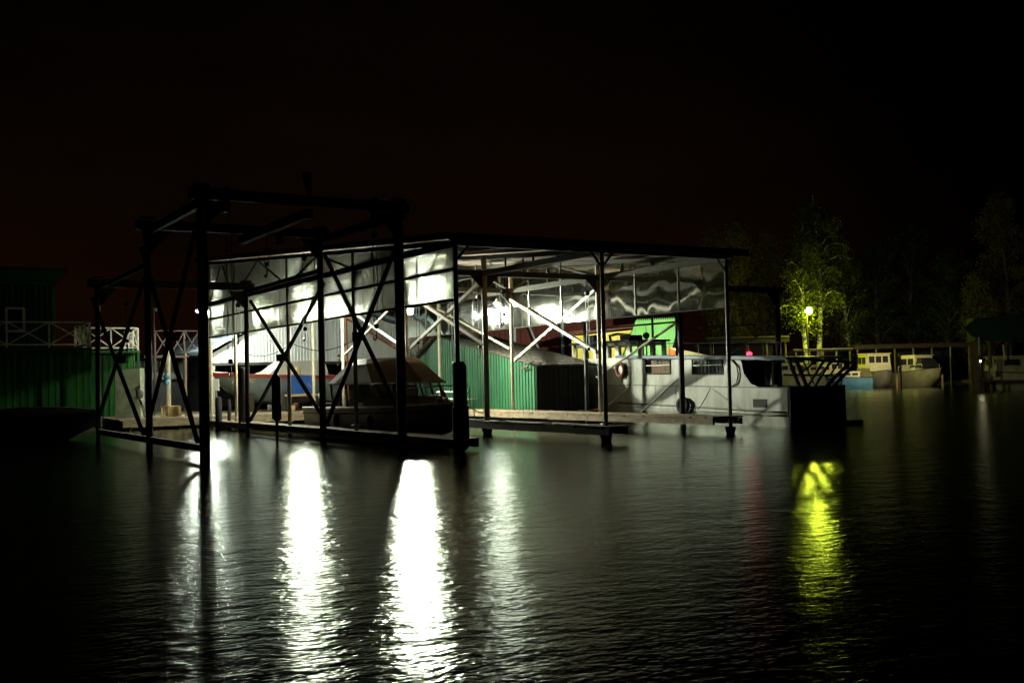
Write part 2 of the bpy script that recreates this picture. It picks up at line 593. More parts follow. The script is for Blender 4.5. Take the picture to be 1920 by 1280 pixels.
def ribbed(m, a, b, z0, ztop, pitch=0.2, depth=0.03, nrm=None):
    """Profiled metal wall from plan point a to b; ztop(s) gives the height at s in 0..1."""
    a, b = Vector((a[0], a[1], 0)), Vector((b[0], b[1], 0))
    L = (b - a).length
    d = (b - a) / L
    nrm = Vector((nrm[0], nrm[1], 0)).normalized()
    s, pts = 0.0, []
    while s < L:
        for k, e_ in ((0.0, 0.0), (0.55, 0.0), (0.62, 1.0), (0.92, 1.0)):
            q = s + k * pitch
            if q <= L:
                pts.append((q, e_ * depth))
        s += pitch
    pts.append((L, 0.0))
    lo = [a + d * q + nrm * e_ + Vector((0, 0, z0)) for q, e_ in pts]
    hi = [a + d * q + nrm * e_ + Vector((0, 0, ztop(q / L))) for q, e_ in pts]
    n = len(pts)
    back = [a - nrm * 0.04 + Vector((0, 0, z0)), b - nrm * 0.04 + Vector((0, 0, z0)), b - nrm * 0.04 + Vector((0, 0, ztop(1))), a - nrm * 0.04 + Vector((0, 0, ztop(0)))]
    m.add(lo + hi, [(i, i + 1, n + i + 1, n + i) for i in range(n - 1)])
    m.add(back, [(0, 1, 2, 3)])
    m.add([lo[0], hi[0], back[3], back[0]], [(0, 1, 2, 3)])
    m.add([lo[-1], hi[-1], back[2], back[1]], [(0, 1, 2, 3)])
    return m

# ================================================================== SETTING
wm = M()
wm.add([gp(-400, -60), gp(400, -60), gp(400, 500), gp(-400, 500)], [(0, 1, 2, 3)])
water = bpy.data.objects.new('water', wm.mesh('water', 'water'))
COL.objects.link(water)
tag(water, kind='structure')

shore = [(-700, 44), (-60, 41), (-26, 38.6), (-21, 38.4), (-12, 43.8), (-4, 48.8), (2, 53), (8, 62), (14, 76), (20, 95), (26, 98), (35, 99), (60, 100), (700, 106)]
rows = []
for dd, z in ((0, -0.8), (0.5, 0.18), (2.0, 0.36), (12, 0.45), (60, 1.2), (300, 4.0), (1500, 6.0)):
    rows.append([gp(L, D + dd, z) for L, D in shore])
ground = bpy.data.objects.new('ground', M().grid(rows).mesh('ground', 'bank_earth'))
COL.objects.link(ground)
tag(ground, kind='structure')

# ================================================================== BOAT SHELTER
W, LEN = 8.53, 20.3
ROWS = (0.0, 4.27, 8.53)
YS = (0.0, 6.0, 11.4, 17.1, 20.3)
CH = 4.87
def roof_z(y): return 5.02 + (6.62 - 5.02) * y / LEN
shelter = root('boat_shelter', (4.27, 10, 0), 'long open-sided boat shelter with steel posts, translucent side sheets and sloping plank roof', 'boat shelter')
for x in ROWS:
    for y in YS:
        m = M()
        r = 0.085 if (x == 4.27 and y == 6.0) else 0.062 if y > 0 else 0.055
        m.tube([(x, y, -1.2), (x, y, roof_z(y) - 0.1)], r, 12)
        m.box(x - 0.11, x + 0.11, y - 0.11, y + 0.11, 0.44, 0.47)
        m.part('post', 'white_post' if y > 15 else 'post_paint', shelter, True)
# longitudinal half trusses
for x in ROWS:
    M().beam((x - 0.02, -0.05, CH), (x - 0.02, LEN + 0.05, CH), 0.11, 0.16).part('chord_beam', 'bracket_paint', shelter)
    M().beam((x - 0.02, -0.3, roof_z(-0.3) - 0.13), (x - 0.02, LEN + 0.3, roof_z(LEN + .3) - 0.13), 0.09, 0.12).part('top_chord', 'bracket_paint', shelter)
    tops = (14.3, 8.6, 4.6)
    for ya, yb in ((17.1, 14.3), (14.3, 11.4), (11.4, 8.6), (8.6, 6.0), (20.3, 18.6), (18.6, 17.1)):
        za = CH if ya in YS else roof_z(ya) - 0.16
        zb = CH if yb in YS else roof_z(yb) - 0.16
        M().beam((x - 0.03, ya, za), (x - 0.03, yb, zb), 0.05, 0.05).part('web_brace', 'bracket_paint', shelter)
    for y in (4.7, 3.2, 8.9, 2.0):
        M().beam((x - 0.02, y, CH), (x - 0.02, y, roof_z(y) - 0.16), 0.045).part('strut', 'bracket_paint', shelter)
# cross beams with gusset plates
for y in YS:
    for x0, x1 in ((0.0, 4.27), (4.27, 8.53)):
        zz = CH if y else CH + 0.04
        M().beam((x0 + 0.06, y, zz), (x1 - 0.06, y, zz), 0.12, 0.17).part('tie_beam', 'bracket_paint', shelter)
        if y:
            for fx in (0.33, 0.66):
                xx = x0 + (x1 - x0) * fx
                M().beam((xx, y, zz), (xx, y, roof_z(y) - 0.12), 0.05).part('strut', 'bracket_paint', shelter)
        for xp, s in ((x0, 1), (x1, -1)):
            if y in (6.0, 11.4):
                M().prism([(xp + s * 0.05, y - 0.03, zz - 0.07), (xp + s * 0.50, y - 0.03, zz - 0.07), (xp + s * 0.05, y - 0.03, zz - 0.5)], (0, 0.06, 0)).part('gusset_plate', 'bracket_paint', shelter)
            elif y == 0:
                M().beam((xp + s * 0.05, y, zz - 0.40), (xp + s * 0.42, y, zz + 0.02), 0.05).part('knee_brace', 'bracket_paint', shelter)
# cross bracing in the rows
def brace(x, y0, z0, y1, z1, w=0.07):
    M().beam((x, y0, z0), (x, y1, z1), w, w).part('brace', 'post_paint', shelter)
brace(4.33, 6.05, 4.75, 11.35, 2.75, 0.10)
brace(4.21, 11.35, 4.75, 6.05, 2.75, 0.10)
brace(4.33, 11.45, 4.75, 17.05, 2.75)
brace(4.21, 17.05, 4.75, 11.45, 2.75)
brace(8.47, 11.35, 4.55, 6.05, 2.45, 0.10)
brace(8.59, 6.05, 4.55, 11.35, 2.30, 0.10)
brace(8.47, 17.05, 4.6, 11.45, 2.75)
# side sheets hung on girts
def apron(x, material, z_bot, out):
    M().beam((x + out * 0.06, -0.02, 4.27), (x + out * 0.06, LEN, 4.27), 0.05, 0.075).part('girt', 'bracket_paint', shelter)
    M().beam((x + out * 0.06, -0.02, z_bot), (x + out * 0.06, LEN, z_bot), 0.05, 0.06).part('girt', 'bracket_paint', shelter)
    n = 10
    w = LEN / n
    for i in range(n):
        y0, y1 = i * w + 0.012, (i + 1) * w - 0.012
        m = M()
        xa, xb = x - out * 0.004 + out * 0.022, x + out * 0.026
        x0, x1 = min(xa, xb), max(xa, xb)
        x0, x1 = x0 - 0.004, x1 + 0.004
        vs = [(x0, y0, z_bot), (x1, y0, z_bot), (x1, y1, z_bot), (x0, y1, z_bot), (x0, y0, roof_z(y0) - 0.20), (x1, y0, roof_z(y0) - 0.20), (x1, y1, roof_z(y1) - 0.20), (x0, y1, roof_z(y1) - 0.20)]
        m.add(vs, [(3, 2, 1, 0), (4, 5, 6, 7), (0, 1, 5, 4), (1, 2, 6, 5), (2, 3, 7, 6), (3, 0, 4, 7)])
        s = m.part('side_sheet', material, shelter)
        s.data.materials.append(MATS['clear_skin'])
        for pgn in s.data.polygons:                 # working skin faces the water side on the left row, the lamps on the right row
            pgn.material_index = 0 if pgn.normal.x < -0.5 else 1
        if i:
            mm = M()
            mm.beam((x - out * 0.002, i * w, z_bot + 0.02), (x - out * 0.002, i * w, roof_z(i * w) - 0.25), 0.02, 0.045)
            mm.part('joint_strip', 'chrome', s)
apron(0.0, 'fluted_sheet', 3.55, -1)
apron(W, 'warped_sheet', 3.52, 1)
# roof: felt, rafters, planks
y0, y1 = -0.45, LEN + 0.55
X0, X1 = -0.42, W + 0.42
m = M()
m.add([(X0, y0, roof_z(y0) + 0.03), (X1, y0, roof_z(y0) + 0.03), (X1, y1, roof_z(y1) + 0.03), (X0, y1, roof_z(y1) + 0.03),
       (X0, y0, roof_z(y0) + 0.08), (X1, y0, roof_z(y0) + 0.08), (X1, y1, roof_z(y1) + 0.08), (X0, y1, roof_z(y1) + 0.08)],
      [(3, 2, 1, 0), (4, 5, 6, 7), (0, 1, 5, 4), (1, 2, 6, 5), (2, 3, 7, 6), (3, 0, 4, 7)])
roof = m.part('roof', 'roof_felt', shelter)
M().beam((X0, y0 - 0.02, roof_z(y0) - 0.03), (X1, y0 - 0.02, roof_z(y0) - 0.03), 0.04, 0.17).part('fascia_board', 'dark_wood', roof)
M().beam((X0 - 0.02, y0, roof_z(y0) - 0.01), (X0 - 0.02, y1, roof_z(y1) - 0.01), 0.03, 0.13).part('fascia_board', 'dark_wood', roof)
M().beam((X1 + 0.02, y0, roof_z(y0) - 0.01), (X1 + 0.02, y1, roof_z(y1) - 0.01), 0.03, 0.13).part('fascia_board', 'dark_wood', roof)
for x in (1.07, 2.13, 3.2, 5.33, 6.4, 7.46):
    M().beam((x, y0 + 0.05, roof_z(y0) - 0.07), (x, y1 - 0.05, roof_z(y1) - 0.07), 0.06, 0.11).part('rafter', 'dark_wood', roof)
npl = 64
pw = (y1 - y0) / npl
slope = math.atan2(6.62 - 5.02, LEN)
pm = M().box(0, X1 - X0 - 0.02, 0, pw - 0.012, 0, 0.03).mesh('plank', 'ceiling_wood')
for i in range(npl):
    o = bpy.data.objects.new('plank', pm)
    COL.objects.link(o)
    yy = y0 + i * pw
    o.parent = roof
    o.location = (X0 + 0.01 - shelter.location.x + random.uniform(-0.02, 0.01), yy - shelter.location.y, roof_z(yy) - 0.006 + random.uniform(-0.006, 0.004))
    o.rotation_euler = (slope, 0, 0)

# sleeve on the corner pile
M().lathe((0.02, -0.05, 0.12), [(0.10, -0.1), (0.20, 0.0), (0.20, 0.9), (0.165, 0.95), (0.165, 1.88), (0.09, 1.98)], 16).part('pile_sleeve', 'black_rubber', shelter)
for x, y in ((0, 0), (4.27, 0), (4.27, 6.0), (8.53, 0)):
    m = M()
    for a in (0, PI / 2):
        d = Vector((math.cos(a), math.sin(a), 0)) * 0.20
        m.prism([(x - d.x, y - d.y, 0.2), (x + d.x, y + d.y, 0.2), (x, y, -0.5)], Vector((-d.y, d.x, 0)) * 0.12)
    m.part('pile_bracket', 'dark_steel', shelter)

# lamps under the roof
def tube_lamp(name, p, label, turn=0.0, hang=True):
    r = root(name, p, label, 'lamp', 'lamps under the shelter roof')
    x, y, z = p
    R3 = Matrix.Rotation(turn, 3, 'Z')
    T = lambda a, b, c: Vector(p) + R3 @ Vector((a, b, c))
    M().prism([T(-0.20, -0.6, 0.028), T(-0.10, -0.6, 0.09), T(0.10, -0.6, 0.09), T(0.20, -0.6, 0.028), T(0.19, -0.6, 0.028), T(0.095, -0.6, 0.08), T(-0.095, -0.6, 0.08), T(-0.19, -0.6, 0.028)], R3 @ Vector((0, 1.2, 0))).part('reflector', 'cabin_white', r)
    for s in (-0.05, 0.05):
        M().tube([T(s, -0.55, 0), T(s, 0.55, 0)], 0.02, 10).part('tube', 'lamp_tube', r, True)
    for s in (-0.4, 0.4):
        q_ = T(0, s, 0.09)
        top_ = roof_z(q_.y) - 0.08 if hang else q_.z + 0.25
        M().tube([q_, (q_.x, q_.y, top_)], 0.008, 6).part('hanger', 'chain_steel', r)
    return r
def globe_lamp(p, label):
    r = root('globe_lamp', p, label, 'lamp', 'lamps under the shelter roof')
    x, y, z = p
    M().lathe(p, [(0.27, 0.035), (0.25, 0.05), (0.12, 0.16), (0.05, 0.24), (0.03, 0.3)], 20).part('shade', 'cabin_white', r, True)
    M().sphere(p, 0.11, 16, 12).part('bulb', 'lamp_tube', r, True)
    M().tube([(x, y, z + .28), (x, y, roof_z(y) - 0.05)], 0.012, 6).part('hanger', 'chain_steel', r)
globe_lamp((2.25, 16.05, 4.25), 'lit white globe lamp hung over the left slip near the landward end')
def hung_flood(p, aim, label):
    r = root('hanging_flood_lamp', p, label, 'lamp', 'lamps under the shelter roof')
    p = Vector(p)
    dn = Vector(aim).normalized()
    sd = dn.cross(Vector((0, 0, 1))).normalized()
    un = sd.cross(dn)
    M().prism([p - dn * .16 + sd * a * .15 + un * b * .10 for a, b in ((-1, -1), (1, -1), (1, 1), (-1, 1))], dn * .15).part('housing', 'cabin_white', r)
    M().prism([p - dn * .008 + sd * a * .135 + un * b * .085 for a, b in ((-1, -1), (1, -1), (1, 1), (-1, 1))], dn * .012).part('lens', 'flood_lens', r)
    M().tube([p - dn * .08 + un * .1, (p.x - dn.x * .08, p.y - dn.y * .08, roof_z(p.y) - 0.05)], 0.014, 6).part('hanger', 'chain_steel', r)
hung_flood((5.46, 13.6, 4.22), (.05, -.95, -.32), 'bright flood lamp hung over the dark catwalk, aimed at the open water')
p = on_x(932, 570, 8.15)
r3 = root('bracket_lamp', tuple(p), 'small bright bulb lamp on the right hand chord above the green shed', 'lamp', 'lamps under the shelter roof')
M().lathe(tuple(p), [(0.16, 0.03), (0.14, 0.05), (0.05, 0.14), (0.03, 0.2)], 16).part('shade', 'cabin_white', r3, True)
M().sphere(tuple(p), 0.075, 14, 10).part('bulb', 'small_bulb', r3, True)
M().tube([(p.x, p.y, p.z + .18), (p.x, p.y, CH + .3), (8.4, p.y, CH + .3)], 0.014, 6).part('bracket', 'bracket_paint', r3)
p = at_d(394, 585, 47.2)
hl = tube_lamp('hanging_lamp', tuple(p), 'lit white tube lamp on a bracket post before the white ribbed hall', PI / 2, hang=False)
for ch in hl.children:
    if ch.name.startswith('tube'):
        ch.data.materials[0] = MATS['hall_tube']
M().tube([(p.x, p.y + .3, 0.4), (p.x, p.y + .3, p.z + .34), (p.x, p.y, p.z + .34)], 0.045, 8).part('bracket_post', 'white_post', hl, True)

# walkways on the water
def walkway(name, xa, xb, ya, yb, z, label, mt='dock_wood', pitch=0.30, fascia=1.5, grp=None):
    r = root(name, ((xa + xb) / 2, (ya + yb) / 2, 0), label, 'walkway', grp)
    n = int((yb - ya) / pitch)
    me = M().box(-(xb - xa) / 2, (xb - xa) / 2, 0, pitch - 0.02, -0.04, 0).mesh('plank', mt)
    for i in range(n):
        o = bpy.data.objects.new('plank', me)
        COL.objects.link(o)
        o.parent = r
        o.location = (random.uniform(-0.02, 0.02), ya + i * pitch - r.location.y, z + random.uniform(-0.006, 0.006))
    for x in (xa + 0.04, xb - 0.04):
        k = max(1, int((yb - ya) / fascia))
        for i in range(k):
            s0, s1 = ya + i * (yb - ya) / k + 0.008, ya + (i + 1) * (yb - ya) / k - 0.008
            dz = random.uniform(-0.012, 0.012)
            M().box(x - 0.04, x + 0.04, s0, s1, z - 0.22 + dz, z - 0.045 + dz).part('edge_board', mt, r)
    return r
walkway('walkway', -0.28, 0.50, -0.05, 20.6, 0.30, 'narrow timber walkway under the translucent side sheets beside the motor boat')
walkway('walkway', 3.95, 4.55, -0.55, 20.5, 0.42, 'long dark catwalk at the open end between the two slips', 'dark_wood')
walkway('walkway', 7.70, 8.80, -0.2, 20.6, 0.50, 'pale timber walkway in front of the green shed', 'dock_wood', 0.3, 1.1)
q = root('quay_deck', (3.5, 22, 0), 'timber quay deck across the landward end of the shelter', 'quay')
me = M().box(-6.9, 6.9, 0, 0.27, -0.05, 0).mesh('plank', 'dock_wood')
for i in range(13):
    o = bpy.data.objects.new('plank', me)
    COL.objects.link(o)
    o.parent = q
    o.location = (random.uniform(-.03, .03), 20.68 + i * 0.285 - 22, 0.43 + random.uniform(-.008, .008))
M().box(-3.3, 10.3, 20.66, 20.72, 0.12, 0.37).part('edge_board', 'dock_wood', q)
for x in np.arange(-3, 10.5, 1.9):
    M().tube([(x, 20.9, -1.2), (x, 20.9, 0.37)], 0.1, 10).part('pile', 'pile_brown', q)

# ================================================================== LIFTING GANTRY (left slip)
g = root('boat_lift_gantry', (-3, 5, 0), 'tall rusty steel boat lift gantry with crossed braces over the open slip', 'gantry')
GX = (-5.5, -0.72)
GP = ((1.55, 5.85), (6.7, 5.85), (13.5, 4.92))
for (y, h) in GP:
    for x in GX:
        w = 0.19 if y < 5 else 0.15 if y < 10 else 0.13
        m = M().tube([(x, y, -1.3), (x, y, h)], w * 0.62, 10)
        m.part('post', 'rust_steel', g, True)
        s = 1 if x < -3 else -1
        M().prism([(x + s * 0.08, y - 0.04, h - 0.1), (x + s * 0.62, y - 0.04, h - 0.1), (x + s * 0.08, y - 0.04, h - 0.66)], (0, 0.08, 0)).part('gusset_plate', 'rust_steel', g)
    M().beam((GX[0] - 0.28, y, h + 0.06), (GX[1] + 0.28, y, h + 0.06), 0.15, 0.24).part('cross_beam', 'rust_steel', g)
    for x in GX:
        M().box(x - 0.16, x + 0.16, y - 0.16, y + 0.16, h + 0.19, h + 0.26).part('cap_plate', 'rust_steel', g)
for x in GX:
    M().beam((x, 1.3, 5.72), (x, 7.0, 5.72), 0.12, 0.20).part('side_beam', 'rust_steel', g)
    M().beam((x, 1.55, 0.30), (x, 13.5, 0.30), 0.14, 0.16).part('sill_beam', 'rust_steel', g)
    s = -0.09 if x < -3 else 0.09
    for (ya, yb, h) in ((1.55, 6.7, 5.3), (6.7, 13.5, 4.5)):
        for k in (0, 1):
            z0, z1 = (0.45, h) if k else (h, 0.45)
            M().beam((x + s * (1 + 0.7 * k), ya, z0), (x + s * (1 + 0.7 * k), yb, z1), 0.085).part('brace', 'rust_steel', g)
        M().box(x - 0.12, x + 0.12, (ya + yb) / 2 - 0.10, (ya + yb) / 2 + 0.10, (h + .45) / 2 - 0.11, (h + .45) / 2 + 0.11).part('brace_plate', 'rust_steel', g)
    M().beam((x, 6.7, 4.86), (x, 13.6, 4.80), 0.09, 0.12).part('side_beam', 'rust_steel', g)
M().beam((-3.0, 1.55, 5.62), (-3.0, 6.7, 5.62), 0.18, 0.22).part('hoist_beam', 'rust_steel', g)
for y, h, xs in ((1.55, 5.85, (-4.95, -1.35)), (6.7, 5.85, (-4.1, -1.9))):
    for x in xs:
        M().box(x - 0.06, x + 0.06, y - 0.13, y + 0.13, h - 0.32, h + 0.24).part('clamp', 'rust_steel', g)
M().tube([(-3.0, 1.5, 5.95), (-3.05, 1.45, 6.25), (-3.12, 1.4, 6.55)], [0.03, 0.09, 0.12], 8).part('lamp_head', 'rust_steel', g)

def chain_hoist(p, ztop, drop, label, mt='chain_steel', grp='chain hoists hanging from the beams', red=False):
    x, y = p
    r = root('chain_hoist', (x, y, ztop - drop - 0.4), label, 'hoist', grp)
    M().tube([(x, y, ztop), (x, y, ztop - 0.28)], 0.018, 6).part('hanger', mt, r)
    M().lathe((x, y, ztop - 0.4), [(0.02, -0.07), (0.07, -0.06), (0.085, 0.0), (0.07, 0.06), (0.02, 0.07)], 14, 'x').part('pulley_block', 'dark_steel', r, True)
    for s in (-0.05, 0.05):
        pts = [(x + s, y + 0.02 * math.sin(i), ztop - 0.5 - drop * i / 8 * 0.95) for i in range(9)]
        M().tube(pts, 0.011, 5).part('chain', mt, r)
    zl = ztop - 0.5 - drop
    M().lathe((x, y, zl), [(0.02, -0.05), (0.05, -0.04), (0.062, 0.0), (0.05, 0.04), (0.02, 0.05)], 12, 'x').part('hook_block', 'ring_red' if red else 'dark_steel', r, True)
    hk = [(x, y + 0.0, zl - 0.1), (x, y, zl - 0.2)] + [(x, y + 0.09 - 0.09 * math.cos(a), zl - 0.24 - 0.09 * math.sin(a)) for a in (0.2, 0.9, 1.6, 2.3, 3.0)]
    M().tube(hk, 0.02, 6).part('hook', mt, r)
chain_hoist((-1.35, 1.55), 5.6, 2.1, 'chain hoist hanging near the outer corner of the rusty gantry')
chain_hoist((-3.0, 4.6), 5.5, 0.25, 'pulled-up chain hoist under the middle beam of the rusty gantry')
chain_hoist((-1.2, 6.7), 5.6, 1.9, 'chain hoist hanging on the second frame of the rusty gantry')
chain_hoist((-4.9, 1.55), 5.6, 2.9, 'long chain hoist hanging on the landward outer leg of the rusty gantry')
chain_hoist((-1.0, 13.5), 4.75, 0.9, 'chain hoist hanging on the low third frame of the rusty gantry')
chain_hoist((-4.6, 13.5), 4.75, 1.1, 'chain hoist on the low third frame, in front of the balcony')
chain_hoist((3.0, 8.0), 4.7, 1.35, 'chain hoist with shackle hanging over the motor boat cabin')
chain_hoist((4.95, 6.0), 4.75, 0.62, 'short chain hoist with red hook block beside the middle post', red=True)
chain_hoist((8.1, 6.0), 4.75, 1.7, 'long chain hoist hanging beside the right hand post row')
chain_hoist((5.0, 7.6), 4.7, 1.5, 'chain hoist hanging in front of the green shed ribbed wall')
chain_hoist((4.9, 9.2), 4.7, 2.0, 'low chain hoist before the flat part of the green shed wall')
chain_hoist((2.4, 13.0), 4.7, 1.6, 'chain hoist over the cockpit of the motor boat')

cb_ = M()
for (ya, za_, yb, zb_) in ((11.3, 2.95, 6.1, 2.9), (17.0, 2.9, 11.4, 2.95)):
    cb_.tube([(0.12, ya + (yb - ya) * k / 10, za_ + (zb_ - za_) * k / 10 - 0.28 * math.sin(PI * k / 10)) for k in range(11)], 0.012, 5)
cb_.tube([(0.12, 8.7, 2.64), (0.12, 8.72, 2.2)], 0.01, 5)
cb_.thing('sagging_cable', 'black_rubber', 'black cable sagging between the posts above the motor boat', 'cable')
# ================================================================== RIGHT GANTRY
g2 = root('slip_gantry', (12.5, 6, 0), 'slim steel gantry spanning the grey river cruiser', 'gantry')
for y, top in ((4.2, 4.45), (9.4, 4.45)):
    for x in (10.43, 14.75):
        M().tube([(x, y, -1.2), (x, y, top)], 0.095 if y < 5 else 0.08, 12).part('post', 'dark_steel', g2, True)
    M().beam((10.2, y, top), (15.0, y, top), 0.13, 0.2).part('cross_beam', 'dark_steel', g2)
    M().prism([(14.68, y - 0.04, top - 0.1), (14.25, y - 0.04, top - 0.1), (14.68, y - 0.04, top - 0.6)], (0, 0.08, 0)).part('gusset_plate', 'dark_steel', g2)
for x in (10.43, 14.75):
    M().beam((x, 4.2, 3.35), (x, 9.4, 3.35), 0.06, 0.06).part('rail', 'bracket_paint', g2)
M().tube([(10.40, 4.35, 3.32), (10.40, 8.75, 1.62)], 0.045, 8).part('brace', 'post_paint', g2)
M().tube([(10.50, 4.3, 1.62), (10.50, 6.5, 0.35)], 0.03, 8).part('brace', 'dark_steel', g2)
M().tube([(14.75, 4.3, 3.3), (14.75, 7.6, 1.9)], 0.035, 8).part('brace', 'dark_steel', g2)

# ================================================================== BOATS
def hull(L, B, zs, zb, rake=0.9, keel=-0.35, pw_=2.4, n=18, tr=0.86):
    """Hull shell, stern at y = 0, bow tip at y = L, waterline z = 0."""
    secs = []
    for i in range(n + 1):
        s = i / n
        hb = B / 2 * (tr + (1 - tr) * min(1, s * 3)) * max(0.0, 1 - s ** (pw_ * 1.6)) ** 0.8 + 0.015
        z = zs + (zb - zs) * s ** 2
        cz = keel * 0.25 + (zb * 0.55) * s ** 5
        kz = keel + (zb * 0.5 - keel) * s ** 7
        ys = L * s
        yc = ys - rake * 0.35 * s ** 3
        yk = ys - rake * s ** 3
        secs.append([(-hb, ys, z), (-hb * 0.97, ys - rake * .1 * s ** 3, z * 0.62 + cz * 0.38), (-hb * (0.88 - 0.25 * s), yc, cz), (0, yk, kz),
                     (hb * (0.88 - 0.25 * s), yc, cz), (hb * 0.97, ys - rake * .1 * s ** 3, z * 0.62 + cz * 0.38), (hb, ys, z)])
    m = M().grid(secs)
    m.add(secs[0], [tuple(range(6, -1, -1))])
    return m, secs
def deck_from(secs, dz=-0.04, k=0.97):
    rows = []
    for sct in secs:
        a, b = sct[0], sct[-1]
        rows.append([(a[0] * k, a[1], a[2] + dz), (0, a[1], a[2] + dz + 0.05), (b[0] * k, b[1], b[2] + dz)])
    return M().grid(rows)
def rail_from(secs, r=0.03, dz=0.0, i0=0, i1=None):
    m = M()
    for k in (0, -1):
        m.tube([(s[k][0], s[k][1], s[k][2] + dz) for s in secs[i0:i1]], r, 6)
    return m

# ---- motor boat in the left slip (bow towards open water)
mb = root('motor_boat', (2.1, 12.9, 0), 'cabin motor boat with tan hipped canopy moored in the left slip', 'motor boat', rz=PI)
h, secs = hull(9.45, 2.5, 0.82, 1.02, rake=1.45)
h.part('hull', 'hull_taupe', mb, True)
deck_from(secs).part('deck', 'canvas_tan', mb)
rail_from(secs, 0.035, 0.02).part('rub_rail', 'cabin_white', mb, True)
rail_from([[(p[0] * 1.005, p[1], p[2] - 0.16) for p in s] for s in secs], 0.02).part('side_stripe', 'trim_black', mb, True)
# canopy
def frustum(m, x0, y0a, y0b, z0, x1, y1a, y1b, z1):
    vs = [(-x0, y0a, z0), (x0, y0a, z0), (x0, y0b, z0), (-x0, y0b, z0), (-x1, y1a, z1), (x1, y1a, z1), (x1, y1b, z1), (-x1, y1b, z1)]
    return m.add(vs, [(3, 2, 1, 0), (4, 5, 6, 7), (0, 1, 5, 4), (1, 2, 6, 5), (2, 3, 7, 6), (3, 0, 4, 7)])
def outline(hw, ya, yb, z, nose):
    return [(-hw * .9, ya, z), (hw * .9, ya, z), (hw, ya + .8, z), (hw, yb - 1.7, z), (nose, yb, z), (-nose, yb, z), (-hw, yb - 1.7, z), (-hw, ya + .8, z)]
def loft2(m, o1, o2):
    n = len(o1)
    return m.add(o1 + o2, [tuple(range(n - 1, -1, -1)), tuple(range(n, 2 * n))] + [(i, (i + 1) % n, n + (i + 1) % n, n + i) for i in range(n)])
loft2(M(), outline(1.16, 2.2, 7.6, 1.64, .35), outline(.84, 3.1, 6.5, 2.20, .25)).part('canopy', 'canvas_tan', mb)
loft2(M(), outline(.85, 3.1, 6.5, 2.20, .25), outline(.62, 3.5, 6.1, 2.38, .2)).part('canopy_top', 'hull_dark', mb)
loft2(M(), outline(1.19, 2.15, 7.66, 1.59, .37), outline(1.19, 2.15, 7.66, 1.64, .37)).part('canopy_brim', 'cabin_white', mb)
# cabin trunk, windscreen posts and panes
loft2(M(), outline(1.05, 4.1, 8.2, 0.86, .5), outline(1.0, 4.2, 7.5, 1.20, .45)).part('cabin', 'canvas_tan', mb)
wy = (2.5, 3.7, 4.6, 5.3, 5.9)
for sx in (-1, 1):
    for k, yy in enumerate(wy):
        zb_ = 0.82 if yy < 4.3 else 1.18
        M().beam((sx * 1.0, yy + (0.35 if k > 1 else 0), zb_), (sx * 1.06, yy, 1.60), 0.06).part('window_post', 'hull_dark', mb)
    for a, b in zip(wy[:-1], wy[1:]):
        zb_ = 0.86 if a < 4.3 else 1.2
        M().prism([(sx * 1.02, a + 0.05, zb_), (sx * 1.02, b - 0.03, zb_), (sx * 1.05, b - 0.03, 1.6), (sx * 1.05, a + 0.05, 1.6)], (sx * 0.008, 0, 0)).part('window_pane', 'window_glass', mb)
for sx in (-1, 1):
    M().prism([(sx * 1.0, 6.0, 1.2), (sx * .45, 7.4, 1.2), (sx * .42, 7.25, 1.58), (sx * 1.05, 5.9, 1.58)], (sx * .008, .004, 0)).part('windscreen', 'window_glass', mb)
    M().beam((sx * .45, 7.5, 1.18), (sx * .38, 7.2, 1.60), 0.05).part('window_post', 'hull_dark', mb)
M().prism([(-.43, 7.45, 1.2), (.43, 7.45, 1.2), (.38, 7.28, 1.58), (-.38, 7.28, 1.58)], (0, .008, 0)).part('windscreen', 'window_glass', mb)
for x, y in ((-0.5, 5.2), (0.5, 5.2)):
    s_ = M().box(x - 0.25, x + 0.25, y - 0.25, y + 0.25, 0.9, 1.2).box(x - 0.25, x + 0.25, y - 0.28, y - 0.2, 1.2, 1.55)
    s_.part('seat', 'curtain', mb)
pul = [(-0.95, 7.4, 1.0), (-0.95, 7.4, 1.42), (-0.6, 8.6, 1.5), (0, 9.5, 1.52), (0.6, 8.6, 1.5), (0.95, 7.4, 1.42), (0.95, 7.4, 1.0)]
M().tube(pul, 0.016, 6).part('bow_rail', 'chrome', mb, True)
for p in ((-0.75, 8.1), (0.75, 8.1), (-0.45, 8.9), (0.45, 8.9)):
    M().tube([(p[0], p[1], 0.98), (p[0], p[1], 1.48)], 0.012, 6).part('rail_stanchion', 'chrome', mb)
M().sphere((0.3, 8.7, 1.08), 0.17, 12, 8, 0.7).part('vent_cowl', 'canvas_tan', mb, True)
M().box(-0.9, 0.9, -0.35, 0.0, -0.3, 0.25).box(-0.25, 0.25, -0.55, -0.05, 0.1, 0.95).part('outboard_motor', 'trim_black', mb)
for sx in (-1.28,):
    for yy in (3.4, 6.0):
        M().lathe((-sx, yy, 0.2), [(0.02, 0), (0.09, 0.06), (0.1, 0.4), (0.03, 0.5)], 10).part('fender', 'black_rubber', mb, True)

